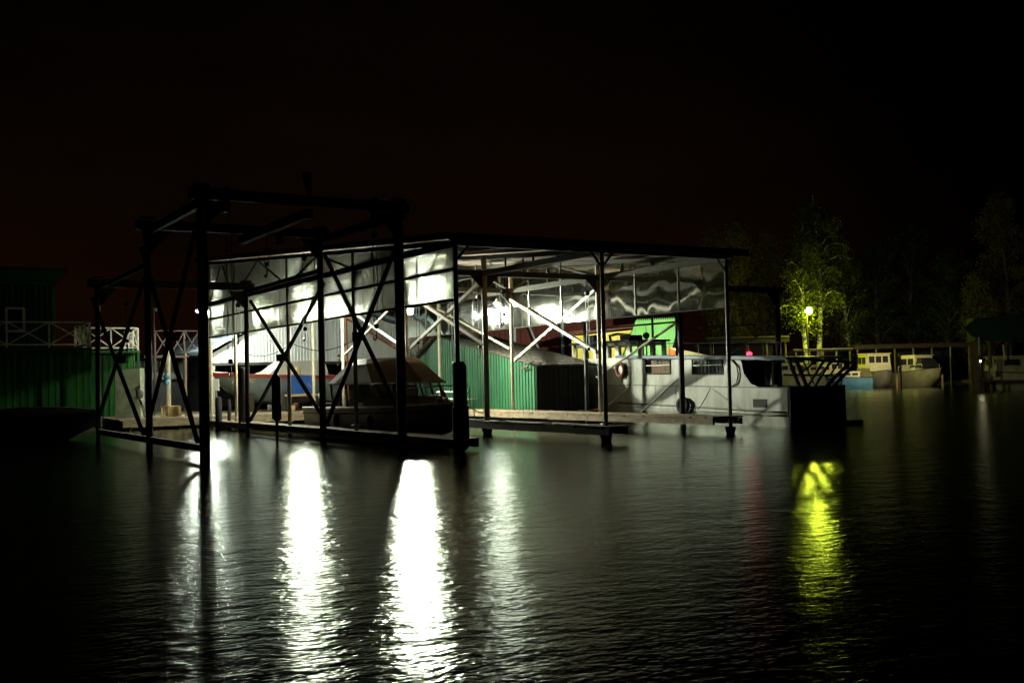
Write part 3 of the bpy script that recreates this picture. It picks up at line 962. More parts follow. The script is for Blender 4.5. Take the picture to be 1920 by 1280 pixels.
# ---- grey river cruiser
gc = root('river_cruiser', (13.2, 6.5, 0), 'pale grey steel river cruiser with blue roof edge and dark stern cockpit', 'cruiser')
XS, XR = 12.0, 14.45
XC = (XS + XR) / 2
def rz_(y): return 2.06 + 0.034 * (y - 1.2)
def dz_(y): return 1.17 + 0.018 * (y - 1.2)
rows = []
for y in np.linspace(1.2, 14.4, 23):
    k = max(0, (y - 9.5) / 4.9)
    hb = (XR - XS) / 2 * max(0.02, 1 - k ** 2.2)
    rows.append([(XC - hb, y, dz_(y) + 0.1 * k), (XC - hb - 0.01 * (1 - k), y, 0.42), (XC - hb * 0.97, y, 0.30), (XC - hb * 0.9, y - 0.5 * k, -0.5), (XC + hb * 0.9, y - 0.5 * k, -0.5), (XC + hb, y, 0.4), (XC + hb, y, dz_(y) + 0.1 * k)])
m = M().grid(rows)
m.add(rows[0], [tuple(range(6, -1, -1))])
m.part('hull', 'hull_grey', gc)
M().grid([[(r[0][0], r[0][1], r[0][2] - 0.02), (r[-1][0], r[-1][1], r[-1][2] - 0.02)] for r in rows]).part('deck', 'cabin_white', gc)
M().box(XS + 0.01, XR - 0.01, 1.10, 1.185, -0.3, 1.22).part('transom', 'barge_black', gc)
for z_, w_ in ((0.0, 0.035), (-0.10, 0.03)):
    m = M()
    m.tube([(XS - 0.015, y, 0.44 + 0.028 * (y - 1.2) + z_) for y in np.linspace(1.25, 9.6, 12)], w_ * 0.8, 6)
    m.part('rub_rail', 'hull_dark' if z_ == 0 else 'hull_grey', gc, True)
M().tube([(XS - 0.004, y, dz_(y) + 0.01) for y in np.linspace(1.25, 9.5, 8)], 0.016, 5).part('deck_seam', 'hull_dark', gc)
for y in (7.45, 6.35):
    M().box(XS - 0.008, XS + 0.01, y - 0.008, y + 0.008, 0.62, dz_(y)).part('plate_seam', 'hull_dark', gc)
M().box(XS - 0.02, XS + 0.01, 2.05, 2.65, 0.58, 0.84).part('hull_port', 'trim_black', gc)
# cabin side with window openings
def side_panel(ya, yb, za, zb):
    M().prism([(XS + 0.02, ya, za(ya)), (XS + 0.02, yb, za(yb)), (XS + 0.02, yb, zb(yb)), (XS + 0.02, ya, zb(ya))], (0.04, 0, 0)).part('side_panel', 'hull_grey', gc)
top = lambda y: rz_(y) - 0.02
side_panel(3.35, 4.02, dz_, top)
side_panel(5.48, 6.62, dz_, top)
side_panel(7.98, 9.3, dz_, top)
for ya, yb in ((4.02, 5.48), (6.62, 7.98)):
    side_panel(ya, yb, dz_, lambda y: dz_(y) + 0.42)
    side_panel(ya, yb, lambda y: rz_(y) - 0.06, top)
M().prism([(XS + 0.02, 3.35, dz_(3.35)), (XS + 0.02, 2.35, dz_(2.35)), (XS + 0.02, 2.75, dz_(2.7) + 0.12), (XS + 0.02, 3.05, dz_(3) + 0.42), (XS + 0.02, 3.18, top(3.2)), (XS + 0.02, 3.35, top(3.35))], (0.04, 0, 0)).part('side_panel', 'hull_grey', gc)
for i, (ya, yb) in enumerate(((4.02, 5.48), (6.62, 7.98))):
    z0_, z1_ = dz_(ya) + 0.42, rz_(ya) - 0.05
    fr = M()
    for p, q_ in (((ya, z0_), (yb, z0_ + .02)), ((yb, z0_ + .02), (yb, z1_ + .04)), ((yb, z1_ + .04), (ya, z1_)), ((ya, z1_), (ya, z0_))):
        fr.beam((XS + 0.012, *p), (XS + 0.012, *q_), 0.04)
    w_ = fr.part('window', 'trim_black', gc)
    M().box(XS + 0.035, XS + 0.045, ya, yb, z0_, z1_).part('pane', 'window_glass', w_)
    M().box(XS + 0.008, XS + 0.03, ya, yb, z0_ + 0.29, z0_ + 0.325).part('window_bar', 'cabin_white', w_)
    M().box(XS + 0.010, XS + 0.03, (ya + yb) / 2 - 0.015, (ya + yb) / 2 + 0.015, z0_ + 0.325, z1_).part('window_bar', 'trim_black', w_)
    cm = M()
    ys_ = np.linspace(ya + 0.02, yb - 0.25 if i else yb - 0.02, 30)
    cm.grid([[(XS + 0.10 + 0.02 * math.sin(k * 1.7), y, z0_ - 0.02), (XS + 0.10 + 0.02 * math.sin(k * 1.7), y, z1_)] for k, y in enumerate(ys_)])
    cm.part('curtain', 'curtain' if i else 'hull_slate', w_)
M().box(XR - 0.06, XR - 0.02, 4.2, 9.3, 1.2, 2.05).part('side_panel', 'hull_grey', gc)
M().box(XS + 0.1, XR - 0.1, 9.2, 9.26, 1.28, 2.28).part('cabin_bulkhead', 'hull_grey', gc)
M().box(XS + 0.1, XR - 1.1, 3.5, 3.56, 1.2, 2.05).part('cabin_bulkhead', 'barge_black', gc)
# roof and its blue edge
m = M()
m.add([(XS - 0.05, 1.05, rz_(1.05)), (XR + 0.05, 1.05, rz_(1.05)), (XR + 0.05, 9.6, rz_(9.6)), (XS - 0.05, 9.6, rz_(9.6)),
       (XS - 0.05, 1.05, rz_(1.05) + 0.06), (XR + 0.05, 1.05, rz_(1.05) + 0.06), (XR + 0.05, 9.6, rz_(9.6) + 0.06), (XS - 0.05, 9.6, rz_(9.6) + 0.06)],
      [(3, 2, 1, 0), (4, 5, 6, 7), (0, 1, 5, 4), (1, 2, 6, 5), (2, 3, 7, 6), (3, 0, 4, 7)])
rf = m.part('roof', 'cabin_white', gc)
M().beam((XS - 0.07, 1.05, rz_(1.05) + 0.02), (XS - 0.07, 9.6, rz_(9.6) + 0.02), 0.04, 0.10).part('roof_edge', 'deck_blue', rf)
M().tube([(XS - 0.01, 3.55, rz_(3.5) - 0.05), (XS - 0.02, 3.32, rz_(3.5) - 0.25), (XS - 0.02, 3.27, 1.6), (XS - 0.02, 3.35, 1.35), (XS - 0.02, 3.6, 1.22)], 0.022, 6).part('cable', 'black_rubber', gc)
# roof rail
for y in np.arange(1.5, 8.3, 0.75):
    M().tube([(XS + 0.1, y, rz_(y) + 0.05), (XS + 0.1, y, rz_(y) + 0.5)], 0.012, 6).part('rail_stanchion', 'post_paint', gc)
M().tube([(XS + 0.1, 1.5, rz_(1.5) + 0.5), (XS + 0.1, 8.1, rz_(8.1) + 0.5)], 0.014, 6).part('roof_rail', 'dark_steel', gc)
# wheelhouse
wh0, wh1, wz0, wz1 = 9.35, 12.9, 2.20, 2.92
XW0, XW1 = 12.35, 14.1
M().box(XW0, XW1, wh0, wh1, 1.3, wz0 + 0.14).part('wheelhouse_base', 'cabin_white', gc)
M().box(XW0 - 0.12, XW1 + 0.12, wh0 - 0.15, wh1 + 0.15, wz1, wz1 + 0.07).part('wheelhouse_roof', 'deck_blue', gc)
for y in (wh0 + 0.06, 10.1, 10.75, 11.5, 12.2, wh1 - 0.06):
    for x in (XW0 + 0.03, XW1 - 0.03):
        M().box(x - 0.03, x + 0.03, y - 0.11, y + 0.11, wz0 + 0.13, wz1).part('window_post', 'cabin_white', gc)
for x in (XW0 + 0.5, XW0 + 1.2):
    for y in (wh0 + .03, wh1 - .03):
        M().box(x - 0.08, x + 0.08, y - 0.03, y + 0.03, wz0 + 0.13, wz1).part('window_post', 'cabin_white', gc)
M().box(XW0, XW0 + 0.06, wh0 + .02, wh1 - .02, wz1 - 0.13, wz1 - 0.002).part('wall_band', 'cabin_white', gc)
M().box(XW1 - 0.06, XW1, wh0 + .02, wh1 - .02, wz1 - 0.13, wz1 - 0.002).part('wall_band', 'cabin_white', gc)
mx_, my_ = 12.9, 9.0
M().tube([(mx_, my_, 2.3), (mx_, my_, 3.05)], 0.03, 8).part('mast', 'post_paint', gc)
M().sphere((mx_, my_, 3.12), 0.13, 12, 8).part('searchlight', 'trim_black', gc, True)
M().tube([(mx_, my_ - .02, 3.2), (mx_ - 0.02, my_, 3.55)], 0.01, 5).part('antenna', 'chain_steel', gc)
M().tube([(13.0, 11.3, wz1 + .07), (12.8, 11.1, wz1 + .28), (12.75, 10.6, wz1 + .34), (12.75, 9.8, wz1 + .26)], 0.05, 8).part('folded_mast', 'post_paint', gc)
M().box(12.6, 13.2, 9.6, 10.2, wz1 + .072, wz1 + .25).part('roof_locker', 'hull_dark', gc)
M().box(12.7, 13.0, 12.0, 12.5, wz1 + .072, wz1 + .36).part('roof_vent', 'post_paint', gc)
# stern davit lattice
m_pts = lambda u, v: on_y(u, v, 1.0)
for a, b, w_ in (((1472, 671), (1592, 680), .06), ((1470, 702), (1584, 704), .05), ((1478, 672), (1500, 727), .08), ((1490, 672), (1512, 727), .05), ((1545, 676), (1512, 727), .06), ((1592, 680), (1546, 727), .07), ((1530, 676), (1496, 704), .04), ((1560, 678), (1535, 704), .05), ((1505, 675), (1530, 727), .035), ((1572, 680), (1556, 704), .04), ((1546, 704), (1580, 727), .03), ((1580, 704), (1574, 737), .03)):
    p, q_ = m_pts(*a), m_pts(*b)
    M().beam(p, q_, w_).part('davit_bar', 'barge_black', gc)
    if w_ >= .06:
        M().beam(p + Vector((0.10, -0.2, 0)), q_ + Vector((0.10, -0.2, 0)), w_).part('davit_bar', 'barge_black', gc)
M().box(XR - 0.4, XR + 0.35, 0.75, 1.09, 0.0, 0.12).part('swim_step', 'barge_black', gc)

ty = M().torus((11.87, 5.85, 0.60), 0.235, 0.085, 'x', 28, 10)
ty.thing('tyre_fender', 'black_rubber', 'black car tyre hung as a fender on the grey cruiser hull', 'tyre', smooth=True)
lr = root('life_ring', (11.9, 9.35, 1.55), 'dark red life ring hung at the bow end of the grey cruiser cabin', 'life ring')
M().torus((11.93, 9.35, 1.88), 0.23, 0.075, 'x', 28, 10).part('ring', 'ring_red', lr, True)
for a in (0.8, 2.4, 3.9, 5.5):
    M().torus((11.93, 9.35 + 0.23 * math.cos(a), 1.88 + 0.23 * math.sin(a)), 0.07, 0.02, 'x', 10, 6).part('strap', 'hull_taupe', lr)
rl = root('red_marker_light', (12.15, 2.7, 2.13), 'glowing red marker light on the grey cruiser roof', 'light')
p = on_x(1405, 663, 12.15)
rl.location = (p.x, p.y, p.z - 0.1)
M().lathe((p.x, p.y, p.z), [(0.05, -0.1), (0.07, -0.06), (0.09, -0.05)], 12).part('base', 'trim_black', rl)
M().sphere((p.x, p.y, p.z), 0.09, 12, 8, 0.7).part('lens', 'red_light', rl, True)

def rope(a, b, sag, label):
    a, b = Vector(a), Vector(b)
    M().tube([a.lerp(b, k / 10) - Vector((0, 0, sag * math.sin(PI * k / 10))) for k in range(11)], 0.014, 5).thing('mooring_rope', 'rope', label, 'rope', 'mooring ropes')
rope((3.0, 5.3, 0.98), (4.1, 2.2, 0.45), 0.25, 'mooring rope from the motor boat bow to the dark catwalk')
rope((12.0, 4.6, 1.2), (8.75, 2.4, 0.52), 0.35, 'mooring rope from the grey cruiser side to the pale walkway')
rope((12.0, 8.9, 1.3), (8.75, 7.6, 0.52), 0.3, 'mooring rope from the grey cruiser bow end to the pale walkway')
# ================================================================== GREEN SHED ON ITS FLOAT
SX = 9.25
sA = on_x(1008, 774, SX)                            # near corner, wall in line with the shelter's post rows
sP = on_x(822, 632, SX)
sL = on_x(757, 690, SX)
pA, pL = Vector((sA.x, sA.y, 0)), Vector((sL.x, sL.y, 0))
wd = (pL - pA).normalized()
wl = (pL - pA).length
nl = Vector((wd.y, -wd.x, 0))
if nl.dot(YAW) > 0: nl = -nl
back = -nl                                          # towards +x
kP = (Vector((sP.x, sP.y, 0)) - pA).dot(wd) / wl
zE, zP, zL = on_x(1008, 683, SX).z, sP.z, on_x(757, 705, SX).z
shed = root('green_shed', (pA + pL) / 2 + back * 1.6, 'green ribbed metal shed with grey tiled roof floating behind the pale walkway', 'shed')
ztop = lambda s: zE + (zP - zE) * s / kP if s < kP else zP + (zL - zP) * (s - kP) / (1 - kP)
ns = 2.35
m = M()
ribbed(m, pA, pA + wd * wl * kP, 0.25, lambda s: ztop(s * kP), 0.21, 0.03, nl)
m.part('wall', 'shed_green', shed)
m = M()
ribbed(m, pA + wd * wl * kP, pL, 0.25, lambda s: ztop(kP + s * (1 - kP)), 0.21, 0.012, nl)
m.part('wall', 'shed_green', shed)
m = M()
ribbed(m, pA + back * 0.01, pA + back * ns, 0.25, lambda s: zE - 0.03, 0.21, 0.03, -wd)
m.part('wall', 'barge_black', shed, label='unlit end wall, its shade coloured in black')  # black base colour stands in for the shade on this unlit end
m = M()
pR = pA + wd * wl * 0.66
ribbed(m, pR + back * ns, pA + back * ns, 0.25, lambda s: zE - 0.03, 0.3, 0.02, back)
m.part('wall', 'shed_green', shed)
M().hexa([tuple((pA - wd * .3 + nl * .3).xy), tuple((pL + wd * .2 + nl * .3).xy), tuple((pL + wd * .2 + back * (ns + .3)).xy), tuple((pA - wd * .3 + back * (ns + .3)).xy)], -0.3, 0.245).part('float', 'dark_steel', shed)
# tiled roof: courses of tiles, each tile its own piece
def roof_plane(a0, a1, parent, cols, courses):
    """a0, a1: eave and ridge plan points with height on the near verge; tiles run back along `back`."""
    dv = a1 - a0
    up_n = dv.cross(back)
    if up_n.z < 0: up_n = -up_n
    up_n.normalize()
    base = M().prism([a0 + nl * 0.18, a1 + nl * 0.18, a1 + back * (ns + .15), a0 + back * (ns + .15)], up_n * 0.04).part('roof', 'dark_wood', parent)
    cw = (ns + 0.33) / cols
    ch = dv.length / courses
    dvn = dv.normalized()
    tm = M()
    prof = [(k / 5, 0.035 * math.sin(PI * k / 5)) for k in range(6)]
    lowr = [back * (c * cw * 0.98) + up_n * (z + 0.035) for c, z in prof]
    hir = [back * (c * cw * 0.98) + up_n * (z + 0.008) + dvn * ch * 1.15 for c, z in prof]
    und = [back * (c * cw * 0.98) + up_n * (z + 0.017) for c, z in prof]
    n = len(prof)
    tm.add(lowr + hir + und, [(i, i + 1, n + i + 1, n + i) for i in range(n - 1)] + [(2 * n + i, 2 * n + i + 1, i + 1, i) for i in range(n - 1)])
    me = tm.mesh('tile', 'tile_grey')
    for r_ in range(courses):
        for c in range(cols):
            o = bpy.data.objects.new('tile', me)
            COL.objects.link(o)
            o.parent = base
            o.location = a0 + dvn * (r_ * ch - 0.05) + nl * 0.18 + back * (c * cw + random.uniform(-.01, .01)) + up_n * (0.03 + random.uniform(0, .008)) - shed.location
    return base
E0 = pA - wd * 0.35 + Vector((0, 0, zE - 0.02 - 0.35 * (zP - zE) / (kP * wl)))
P0 = pA + wd * wl * kP + Vector((0, 0, zP + 0.02))
L0 = pL + wd * 0.1 + Vector((0, 0, zL + 0.02))
b1 = roof_plane(E0, P0, shed, 11, 18)
b2 = roof_plane(L0, P0, shed, 11, 8)
for k in range(12):                                # verge tiles along the steep edge
    q_ = L0.lerp(P0, (k + 0.5) / 12) + nl * 0.19
    M().beam(q_ + (P0 - L0).normalized() * -0.12 + Vector((0, 0, .05)), q_ + (P0 - L0).normalized() * 0.1 + Vector((0, 0, .09)), 0.10, 0.05).part('verge_tile', 'tile_grey', b2)
M().beam(pA + nl * 0.035 + wd * wl * .315 + Vector((0, 0, .3)), pA + nl * 0.035 + wd * wl * .315 + Vector((0, 0, 2.4)), 0.09, 0.03).part('corner_trim', 'shed_green', shed)
M().tube([pA + nl * 0.16 + wd * (0.35 + k * 0.5) + Vector((0, 0, 2.06 - 0.05 * k)) for k in range(2)], 0.03, 6).part('pipe_end', 'ring_red', shed)

c = on_x(855, 748, 4.27); c.z = 0.43
wb = root('workbench', c, 'small pipe-legged bench with pale top standing before the green shed', 'bench')
M().box(c.x - 0.25, c.x + 0.25, c.y - 0.9, c.y + 0.9, 1.02, 1.06).part('top', 'cabin_white', wb)
for sy in (-0.8, 0.0, 0.8):
    for sx in (-0.2, 0.2):
        M().tube([(c.x + sx, c.y + sy, 0.43), (c.x + sx, c.y + sy, 1.02)], 0.016, 6).part('leg', 'post_paint', wb)
M().tube([(c.x - .2, c.y - .8, .6), (c.x - .2, c.y + .0, .98)], 0.012, 6).part('leg_brace', 'post_paint', wb)
M().tube([(c.x - .2, c.y - .9, 1.05), (c.x - .2, c.y - 1.2, 1.3), (c.x - .2, c.y + .9, 1.28)], 0.013, 6).part('hand_rail', 'chrome', wb)

# ================================================================== LEFT: GREEN HOUSE WITH BALCONY
HY = 23.0
house = root('balcony_house', (-8, 25, 0.3), 'green metal clad two-storey boathouse with white crossed balcony railing', 'house')
hx1 = on_y(169, 650, HY).x                       # right end of the front balcony
hx2 = on_y(258, 655, 26.6).x                     # right end of the set-back wing
zf = 3.28
ribbed(M(), (-16, HY + 1.0), (hx1 + 0.1, HY + 1.0), 0.25, lambda s: zf - 0.1, 0.26, 0.03, (0, -1)).part('wall', 'house_green', house)
ribbed(M(), (hx1 - 0.2, 27.2), (hx2, 27.2), 0.25, lambda s: zf - 0.1, 0.26, 0.03, (0, -1)).part('wall', 'house_green', house)
M().box(-16, hx1 + 0.05, HY - 0.05, HY + 5, zf - 0.09, zf).part('balcony_floor', 'house_frame', house)
M().box(hx1 + 0.06, hx2 + 0.05, 26.3, 29.5, zf - 0.12, zf - 0.02).part('balcony_floor', 'house_frame', house)
for x in (-15, -12.6, -10.2, -7.9, on_y(56, 700, HY).x, on_y(129, 700, HY).x, hx1):
    M().box(x - 0.05, x + 0.05, HY - 0.02, HY + 0.08, 0.3, zf - 0.09).part('post', 'house_frame', house)
M().box(hx2 - 0.06, hx2 + 0.04, 26.4, 26.5, 0.3, zf - 0.12).part('post', 'house_frame', house)
def railing(p, q_, n, h=1.0, z=zf):
    p, q_ = Vector((*p, 0)), Vector((*q_, 0))
    for i in range(n + 1):
        c = p.lerp(q_, i / n)
        M().box(c.x - 0.03, c.x + 0.03, c.y - 0.03, c.y + 0.03, z, z + h).part('railing_post', 'rail_white', house)
    for zz in (z + h, z + 0.12):
        M().beam((p.x, p.y, zz), (q_.x, q_.y, zz), 0.045, 0.06).part('railing_bar', 'rail_white', house)
    for i in range(n):
        a, b = p.lerp(q_, i / n), p.lerp(q_, (i + 1) / n)
        M().beam((a.x, a.y, z + 0.12), (b.x, b.y, z + h), 0.045).part('railing_cross', 'rail_white', house)
        M().beam((a.x, a.y - 0.03, z + h), (b.x, b.y - 0.03, z + 0.12), 0.045).part('railing_cross', 'rail_white', house)
railing((-14.6, HY), (hx1, HY), 7)
railing((hx1, HY + 0.1), (hx1, 26.4), 3)
railing((hx1 + 0.35, 26.5), (hx2, 26.5), 2, 0.98, zf - 0.02)
railing((hx2, 26.6), (hx2, 29.3), 3, 0.98, zf - 0.02)
cx = on_y(103, 560, 25.6).x
ribbed(M(), (-16, 25.6), (cx, 25.6), zf, lambda s: 5.98, 0.22, 0.03, (0, -1)).part('cabin_wall', 'house_green', house)
ribbed(M(), (cx, 25.62), (cx, 30), zf, lambda s: 5.98, 0.22, 0.03, (1, 0)).part('cabin_wall', 'house_green', house)
rfp = M().prism([(-16.3, 24.9, 6.42), (cx + 0.38, 24.9, 6.42), (cx + 0.38, 24.9, 6.60), (-16.3, 24.9, 6.60)], (0, 5.6, 0))
rfp.prism([(cx - 0.02, 25.0, 5.95), (cx + 0.34, 25.0, 6.42), (cx - 0.02, 25.0, 6.42)], (0, 5.3, 0))
rfp.box(-16.2, cx, 24.98, 25.5, 5.98, 6.42)
rfp.part('cabin_roof', 'house_frame', house)
wx0, wx1 = on_y(12, 590, 25.5).x, on_y(45, 590, 25.5).x
wf = M()
for a, b in (((wx0, 4.05), (wx1, 4.05)), ((wx1, 4.05), (wx1, 4.98)), ((wx1, 4.98), (wx0, 4.98)), ((wx0, 4.98), (wx0, 4.05))):
    wf.beam((a[0], 25.54, a[1]), (b[0], 25.54, b[1]), 0.07, 0.09)
w_ = wf.part('window', 'rail_white', house)
M().box(wx0, wx1, 25.55, 25.56, 4.05, 4.98).part('pane', 'dark_glass', w_)

p = at_d(240, 790, 43.5)
m = M()
P = lambda u, v: at_d(u, v, 43.5)
m.prism([P(216, 786), P(264, 786), P(262, 690), P(216, 694)], YAW * 0.5)
m.thing('plaster_pier', 'plaster', 'cracked pale plaster wall end standing in front of the green boathouse', 'wall')
# dark covered boat at far left
db = root('covered_boat', at_d(40, 800, 34.5), 'black covered boat lying in the dark below the balcony', 'boat', rz=math.radians(-112))
c = at_d(20, 795, 34.5)
db.location = (c.x, c.y, 0)
h, secs = hull(5.2, 2.0, 0.7, 0.95, 0.6)
h.v = [(x, y - 2.4, z) for x, y, z in h.v]
h.part('hull', 'matte_black', db, True)
cov = [[(s[0][0], s[0][1] - 2.4, s[0][2]), (s[0][0] * .5, s[0][1] - 2.4, s[0][2] + 0.33 * (1 - abs(i / 9 - 1) ** 2)), (s[-1][0] * .5, s[0][1] - 2.4, s[0][2] + 0.33 * (1 - abs(i / 9 - 1) ** 2)), (s[-1][0], s[-1][1] - 2.4, s[-1][2])] for i, s in enumerate(secs)]
M().grid(cov).part('cover', 'matte_black', db, True)
M().tube([(0, -2.4, 0.9), (0, -2.5, 1.1)], 0.05, 6).part('cleat', 'matte_black', db)

# quay clutter on the left
bx = root('open_crate', at_d(317, 783, 42.8), 'pale wooden crate lying open on the quay edge', 'crate')
c = at_d(322, 783, 42.8)
bx.location = (c.x, c.y, 0.44)
ang = math.radians(10)
ex, ey = LAT * 0.62 + YAW * 0.05, YAW * 0.4
a0 = c - ex * 0.25
a0.z = 0.45
M().prism([a0 + ex * .02 + Vector((0, 0, .0)), a0 + ex * .62, a0 + ex * .62 + Vector((0, 0, .38)), a0 + ex * .02 + Vector((0, 0, .40))], YAW * 0.03).part('front_board', 'box_beige', bx)
M().prism([a0 - ex * .4, a0 + ex * .02, a0 + ex * .02 + ey, a0 - ex * .4 + ey], (0, 0, .03)).part('bottom_board', 'box_beige', bx)
M().prism([a0 + ex * .62 + YAW * .03, a0 + ex * .62 + ey, a0 + ex * .62 + ey + Vector((0, 0, .38)), a0 + ex * .62 + YAW * .03 + Vector((0, 0, .38))], ex * .04).part('side_board', 'box_beige', bx)
M().prism([a0 - ex * .42, a0 - ex * .38, a0 - ex * .38 + Vector((0, 0, .40)), a0 - ex * .42 + Vector((0, 0, .40))], ey).part('side_board', 'box_beige', bx)
M().prism([a0 - ex * .42 + Vector((0, 0, .40)), a0 + ex * .64 + Vector((0, 0, .40)), a0 + ex * .64 + ey + Vector((0, 0, .40)), a0 - ex * .42 + ey + Vector((0, 0, .40))], (0, 0, .025)).part('top_board', 'box_beige', bx)

pl = M()
a, b = at_d(316, 780, 43.2), at_d(322, 640, 43.2)
pl.tube([(a.x, a.y, 0.42), (a.x, a.y, 3.4)], 0.1, 10)
pl.thing('service_column', 'white_post', 'pale round column behind the crossed gantry braces', 'post', smooth=True)
a = at_d(349, 775, 43.6)
m = M().tube([(a.x, a.y, 0.42), (a.x, a.y, 3.05)], 0.045, 8)
m.thing('quay_pole', 'pole_pink', 'thin pinkish pole standing on the quay left of the shelter', 'pole', smooth=True)
a = at_d(312, 712, 42.9)
by = root('hanging_buoys', (a.x, a.y, a.z - .25), 'pair of blue buoys hanging on the pale column', 'buoy')
M().sphere((a.x, a.y, a.z + 0.14), 0.12).part('buoy', 'buoy_blue', by, True)
M().sphere((a.x, a.y, a.z - 0.12), 0.12).part('buoy', 'buoy_blue', by, True)
M().tube([(a.x, a.y, a.z + 0.2), (a.x + .05, a.y + .02, a.z + 0.6)], 0.01, 5).part('cord', 'rope', by)
a = at_d(262, 735, 42.6)
rt = root('sack_on_trestle', (a.x, a.y, 0.4), 'grey sack with a shiny handle leaning by the plaster wall', 'sack')
M().sphere((a.x, a.y, a.z - .05), 0.16, 12, 8, 1.3).part('sack', 'hull_taupe', rt, True)
M().tube([(a.x + .0, a.y, a.z - .25), (a.x + .1, a.y, a.z - .55), (a.x + .2, a.y, 0.42)], [0.05, 0.06, 0.04], 8).part('handle', 'chrome', rt, True)
a = at_d(405, 721, 41.8)
mb_ = root('meter_box', (a.x, a.y, a.z - .24), 'white electric meter box fixed beside the landward corner post', 'box')
M().prism([a + LAT * -.1 + Vector((0, 0, -.23)), a + LAT * .1 + Vector((0, 0, -.23)), a + LAT * .1 + Vector((0, 0, .23)), a + LAT * -.1 + Vector((0, 0, .23))], YAW * 0.12).part('cover', 'cabin_white', mb_)
M().tube([a + YAW * .06 + Vector((0, 0, -.22)), (a + YAW * .06).xy.to_3d() + Vector((0, 0, .44))], 0.02, 6).part('conduit', 'post_paint', mb_)
for u, v, D, r_, h_, lb in ((410, 785, 40.5, .13, .82, 'thick black bollard on the quay edge below the white meter box'), (430, 783, 40.8, .07, .72, 'thin black mooring post beside the thick bollard'), (455, 790, 38.5, .15, 1.9, 'tall black pile standing left of the dark red post')):
    c = at_d(u, v, D)
    m = M().lathe((c.x, c.y, -0.6), [(r_, 0), (r_, h_ + .9), (r_ * .8, h_ + .98), (r_ * .3, h_ + 1.0)], 12)
    m.thing('mooring_bollard', 'black_rubber', lb, 'bollard', 'bollards at the landward end', smooth=True)
c = on_z(519, 795, 0.3)
c = at_d(519, 780, 30.5)
fp = root('fender_pile', (c.x, c.y, -1.0), 'slim pile with a fat black rubber sleeve in the gantry slip', 'pile')
M().tube([(c.x, c.y, -1.0), (c.x, c.y, 2.02)], 0.045, 8).part('pile', 'dark_steel', fp)
M().lathe((c.x, c.y, 0.62), [(0.08, 0), (0.135, 0.06), (0.135, 1.22), (0.08, 1.3)], 14).part('sleeve', 'black_rubber', fp, True)

# red-brown railing beyond the quay
a, b = on_y(290, 640, 29.5), on_y(372, 640, 29.5)
rr = root('rusty_landing', (a.x, 29.5, 0.4), 'dim rust-red landing with crossed railing behind the gantry', 'landing')
x0, x1 = a.x, b.x
M().box(x0 - .5, x1 + .5, 29.4, 31, 3.0, 3.12).part('floor', 'rust_steel', rr)
for x in np.linspace(x0, x1, 4):
    M().box(x - .04, x + .04, 29.42, 29.5, 0.4, 4.3).part('post', 'rust_steel', rr)
M().beam((x0, 29.45, 4.27), (x1, 29.45, 4.27), 0.05).part('rail', 'rust_steel', rr)
for i in range(3):
    xa, xb = x0 + (x1 - x0) * i / 3, x0 + (x1 - x0) * (i + 1) / 3
    M().beam((xa, 29.4, 3.12), (xb, 29.4, 4.25), 0.05).part('rail_cross', 'rust_steel', rr)
    M().beam((xa, 29.37, 4.25), (xb, 29.37, 3.12), 0.05).part('rail_cross', 'rust_steel', rr)
M().box(x0 - .6, x1 + .8, 30.9, 31.0, 2.0, 2.98).part('apron_board', 'hull_dark', rr)
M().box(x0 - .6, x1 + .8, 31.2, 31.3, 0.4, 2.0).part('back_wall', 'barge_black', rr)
wl_ = root('wall_lamp', at_d(292, 575, 44.6), 'small bulkhead lamp head glinting behind the second gantry leg', 'lamp')
p = at_d(292, 577, 44.6)
wl_.location = p
M().sphere((p.x, p.y, p.z), 0.10, 10, 8, 1.5).part('shade', 'chrome', wl_, True)
M().tube([(p.x, p.y, p.z + 0.1), (p.x - 0.05, p.y + .1, p.z + 0.45), (p.x - .05, p.y + .2, 0.4)], 0.02, 6).part('stem', 'dark_steel', wl_)

# ================================================================== BEHIND THE SHELTER
WY = 27.0
wb_ = root('ribbed_boat_hall', (7, 30, 0.4), 'white ribbed metal gable hall with open dark front on the shore', 'hall')
xa, xb = on_y(396, 640, WY).x, on_y(792, 640, WY).x
xm = on_y(585, 640, WY).x
za = on_y(396, 664, WY).z; zm = 5.9; zb2 = on_y(770, 627, WY).z
kk = (xm - xa) / (xb - xa)
zt = lambda s: za + (zm - za) * s / kk if s < kk else zm + (zb2 - zm) * (s - kk) / (1 - kk)
zlow = on_y(560, 678, WY).z
ribbed(M(), (xa, WY), (xm, WY), zlow, lambda s: zt(s * kk), 0.155, 0.03, (0, -1)).part('gable_wall', 'wall_white', wb_)
ribbed(M(), (xm, WY), (xb, WY), zlow, lambda s: zt(kk + s * (1 - kk)), 0.155, 0.03, (0, -1)).part('gable_wall', 'wall_white', wb_)
M().beam((xa, WY - .05, zlow + 1.05), (xb, WY - .05, zlow + 0.95), 0.03, 0.05).part('rail', 'wall_white', wb_)
M().prism([(xa - .4, WY - .35, za + .0), (xm, WY - .35, zm + .05), (xm, WY - .35, zm + .2), (xa - .4, WY - .35, za + .16)], (0, 9, 0)).part('roof', 'roof_blue', wb_)
M().prism([(xm + .001, WY - .35, zm + .05), (xb + .4, WY - .35, zb2 + .05), (xb + .4, WY - .35, zb2 + .2), (xm + .001, WY - .35, zm + .2)], (0, 9, 0)).part('roof', 'roof_blue', wb_)
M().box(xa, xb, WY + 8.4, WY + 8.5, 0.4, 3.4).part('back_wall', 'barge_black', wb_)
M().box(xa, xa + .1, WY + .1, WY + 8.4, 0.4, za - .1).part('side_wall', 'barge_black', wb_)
M().box(xb - .1, xb, WY + .1, WY + 8.4, 0.4, za - .1).part('side_wall', 'barge_black', wb_)
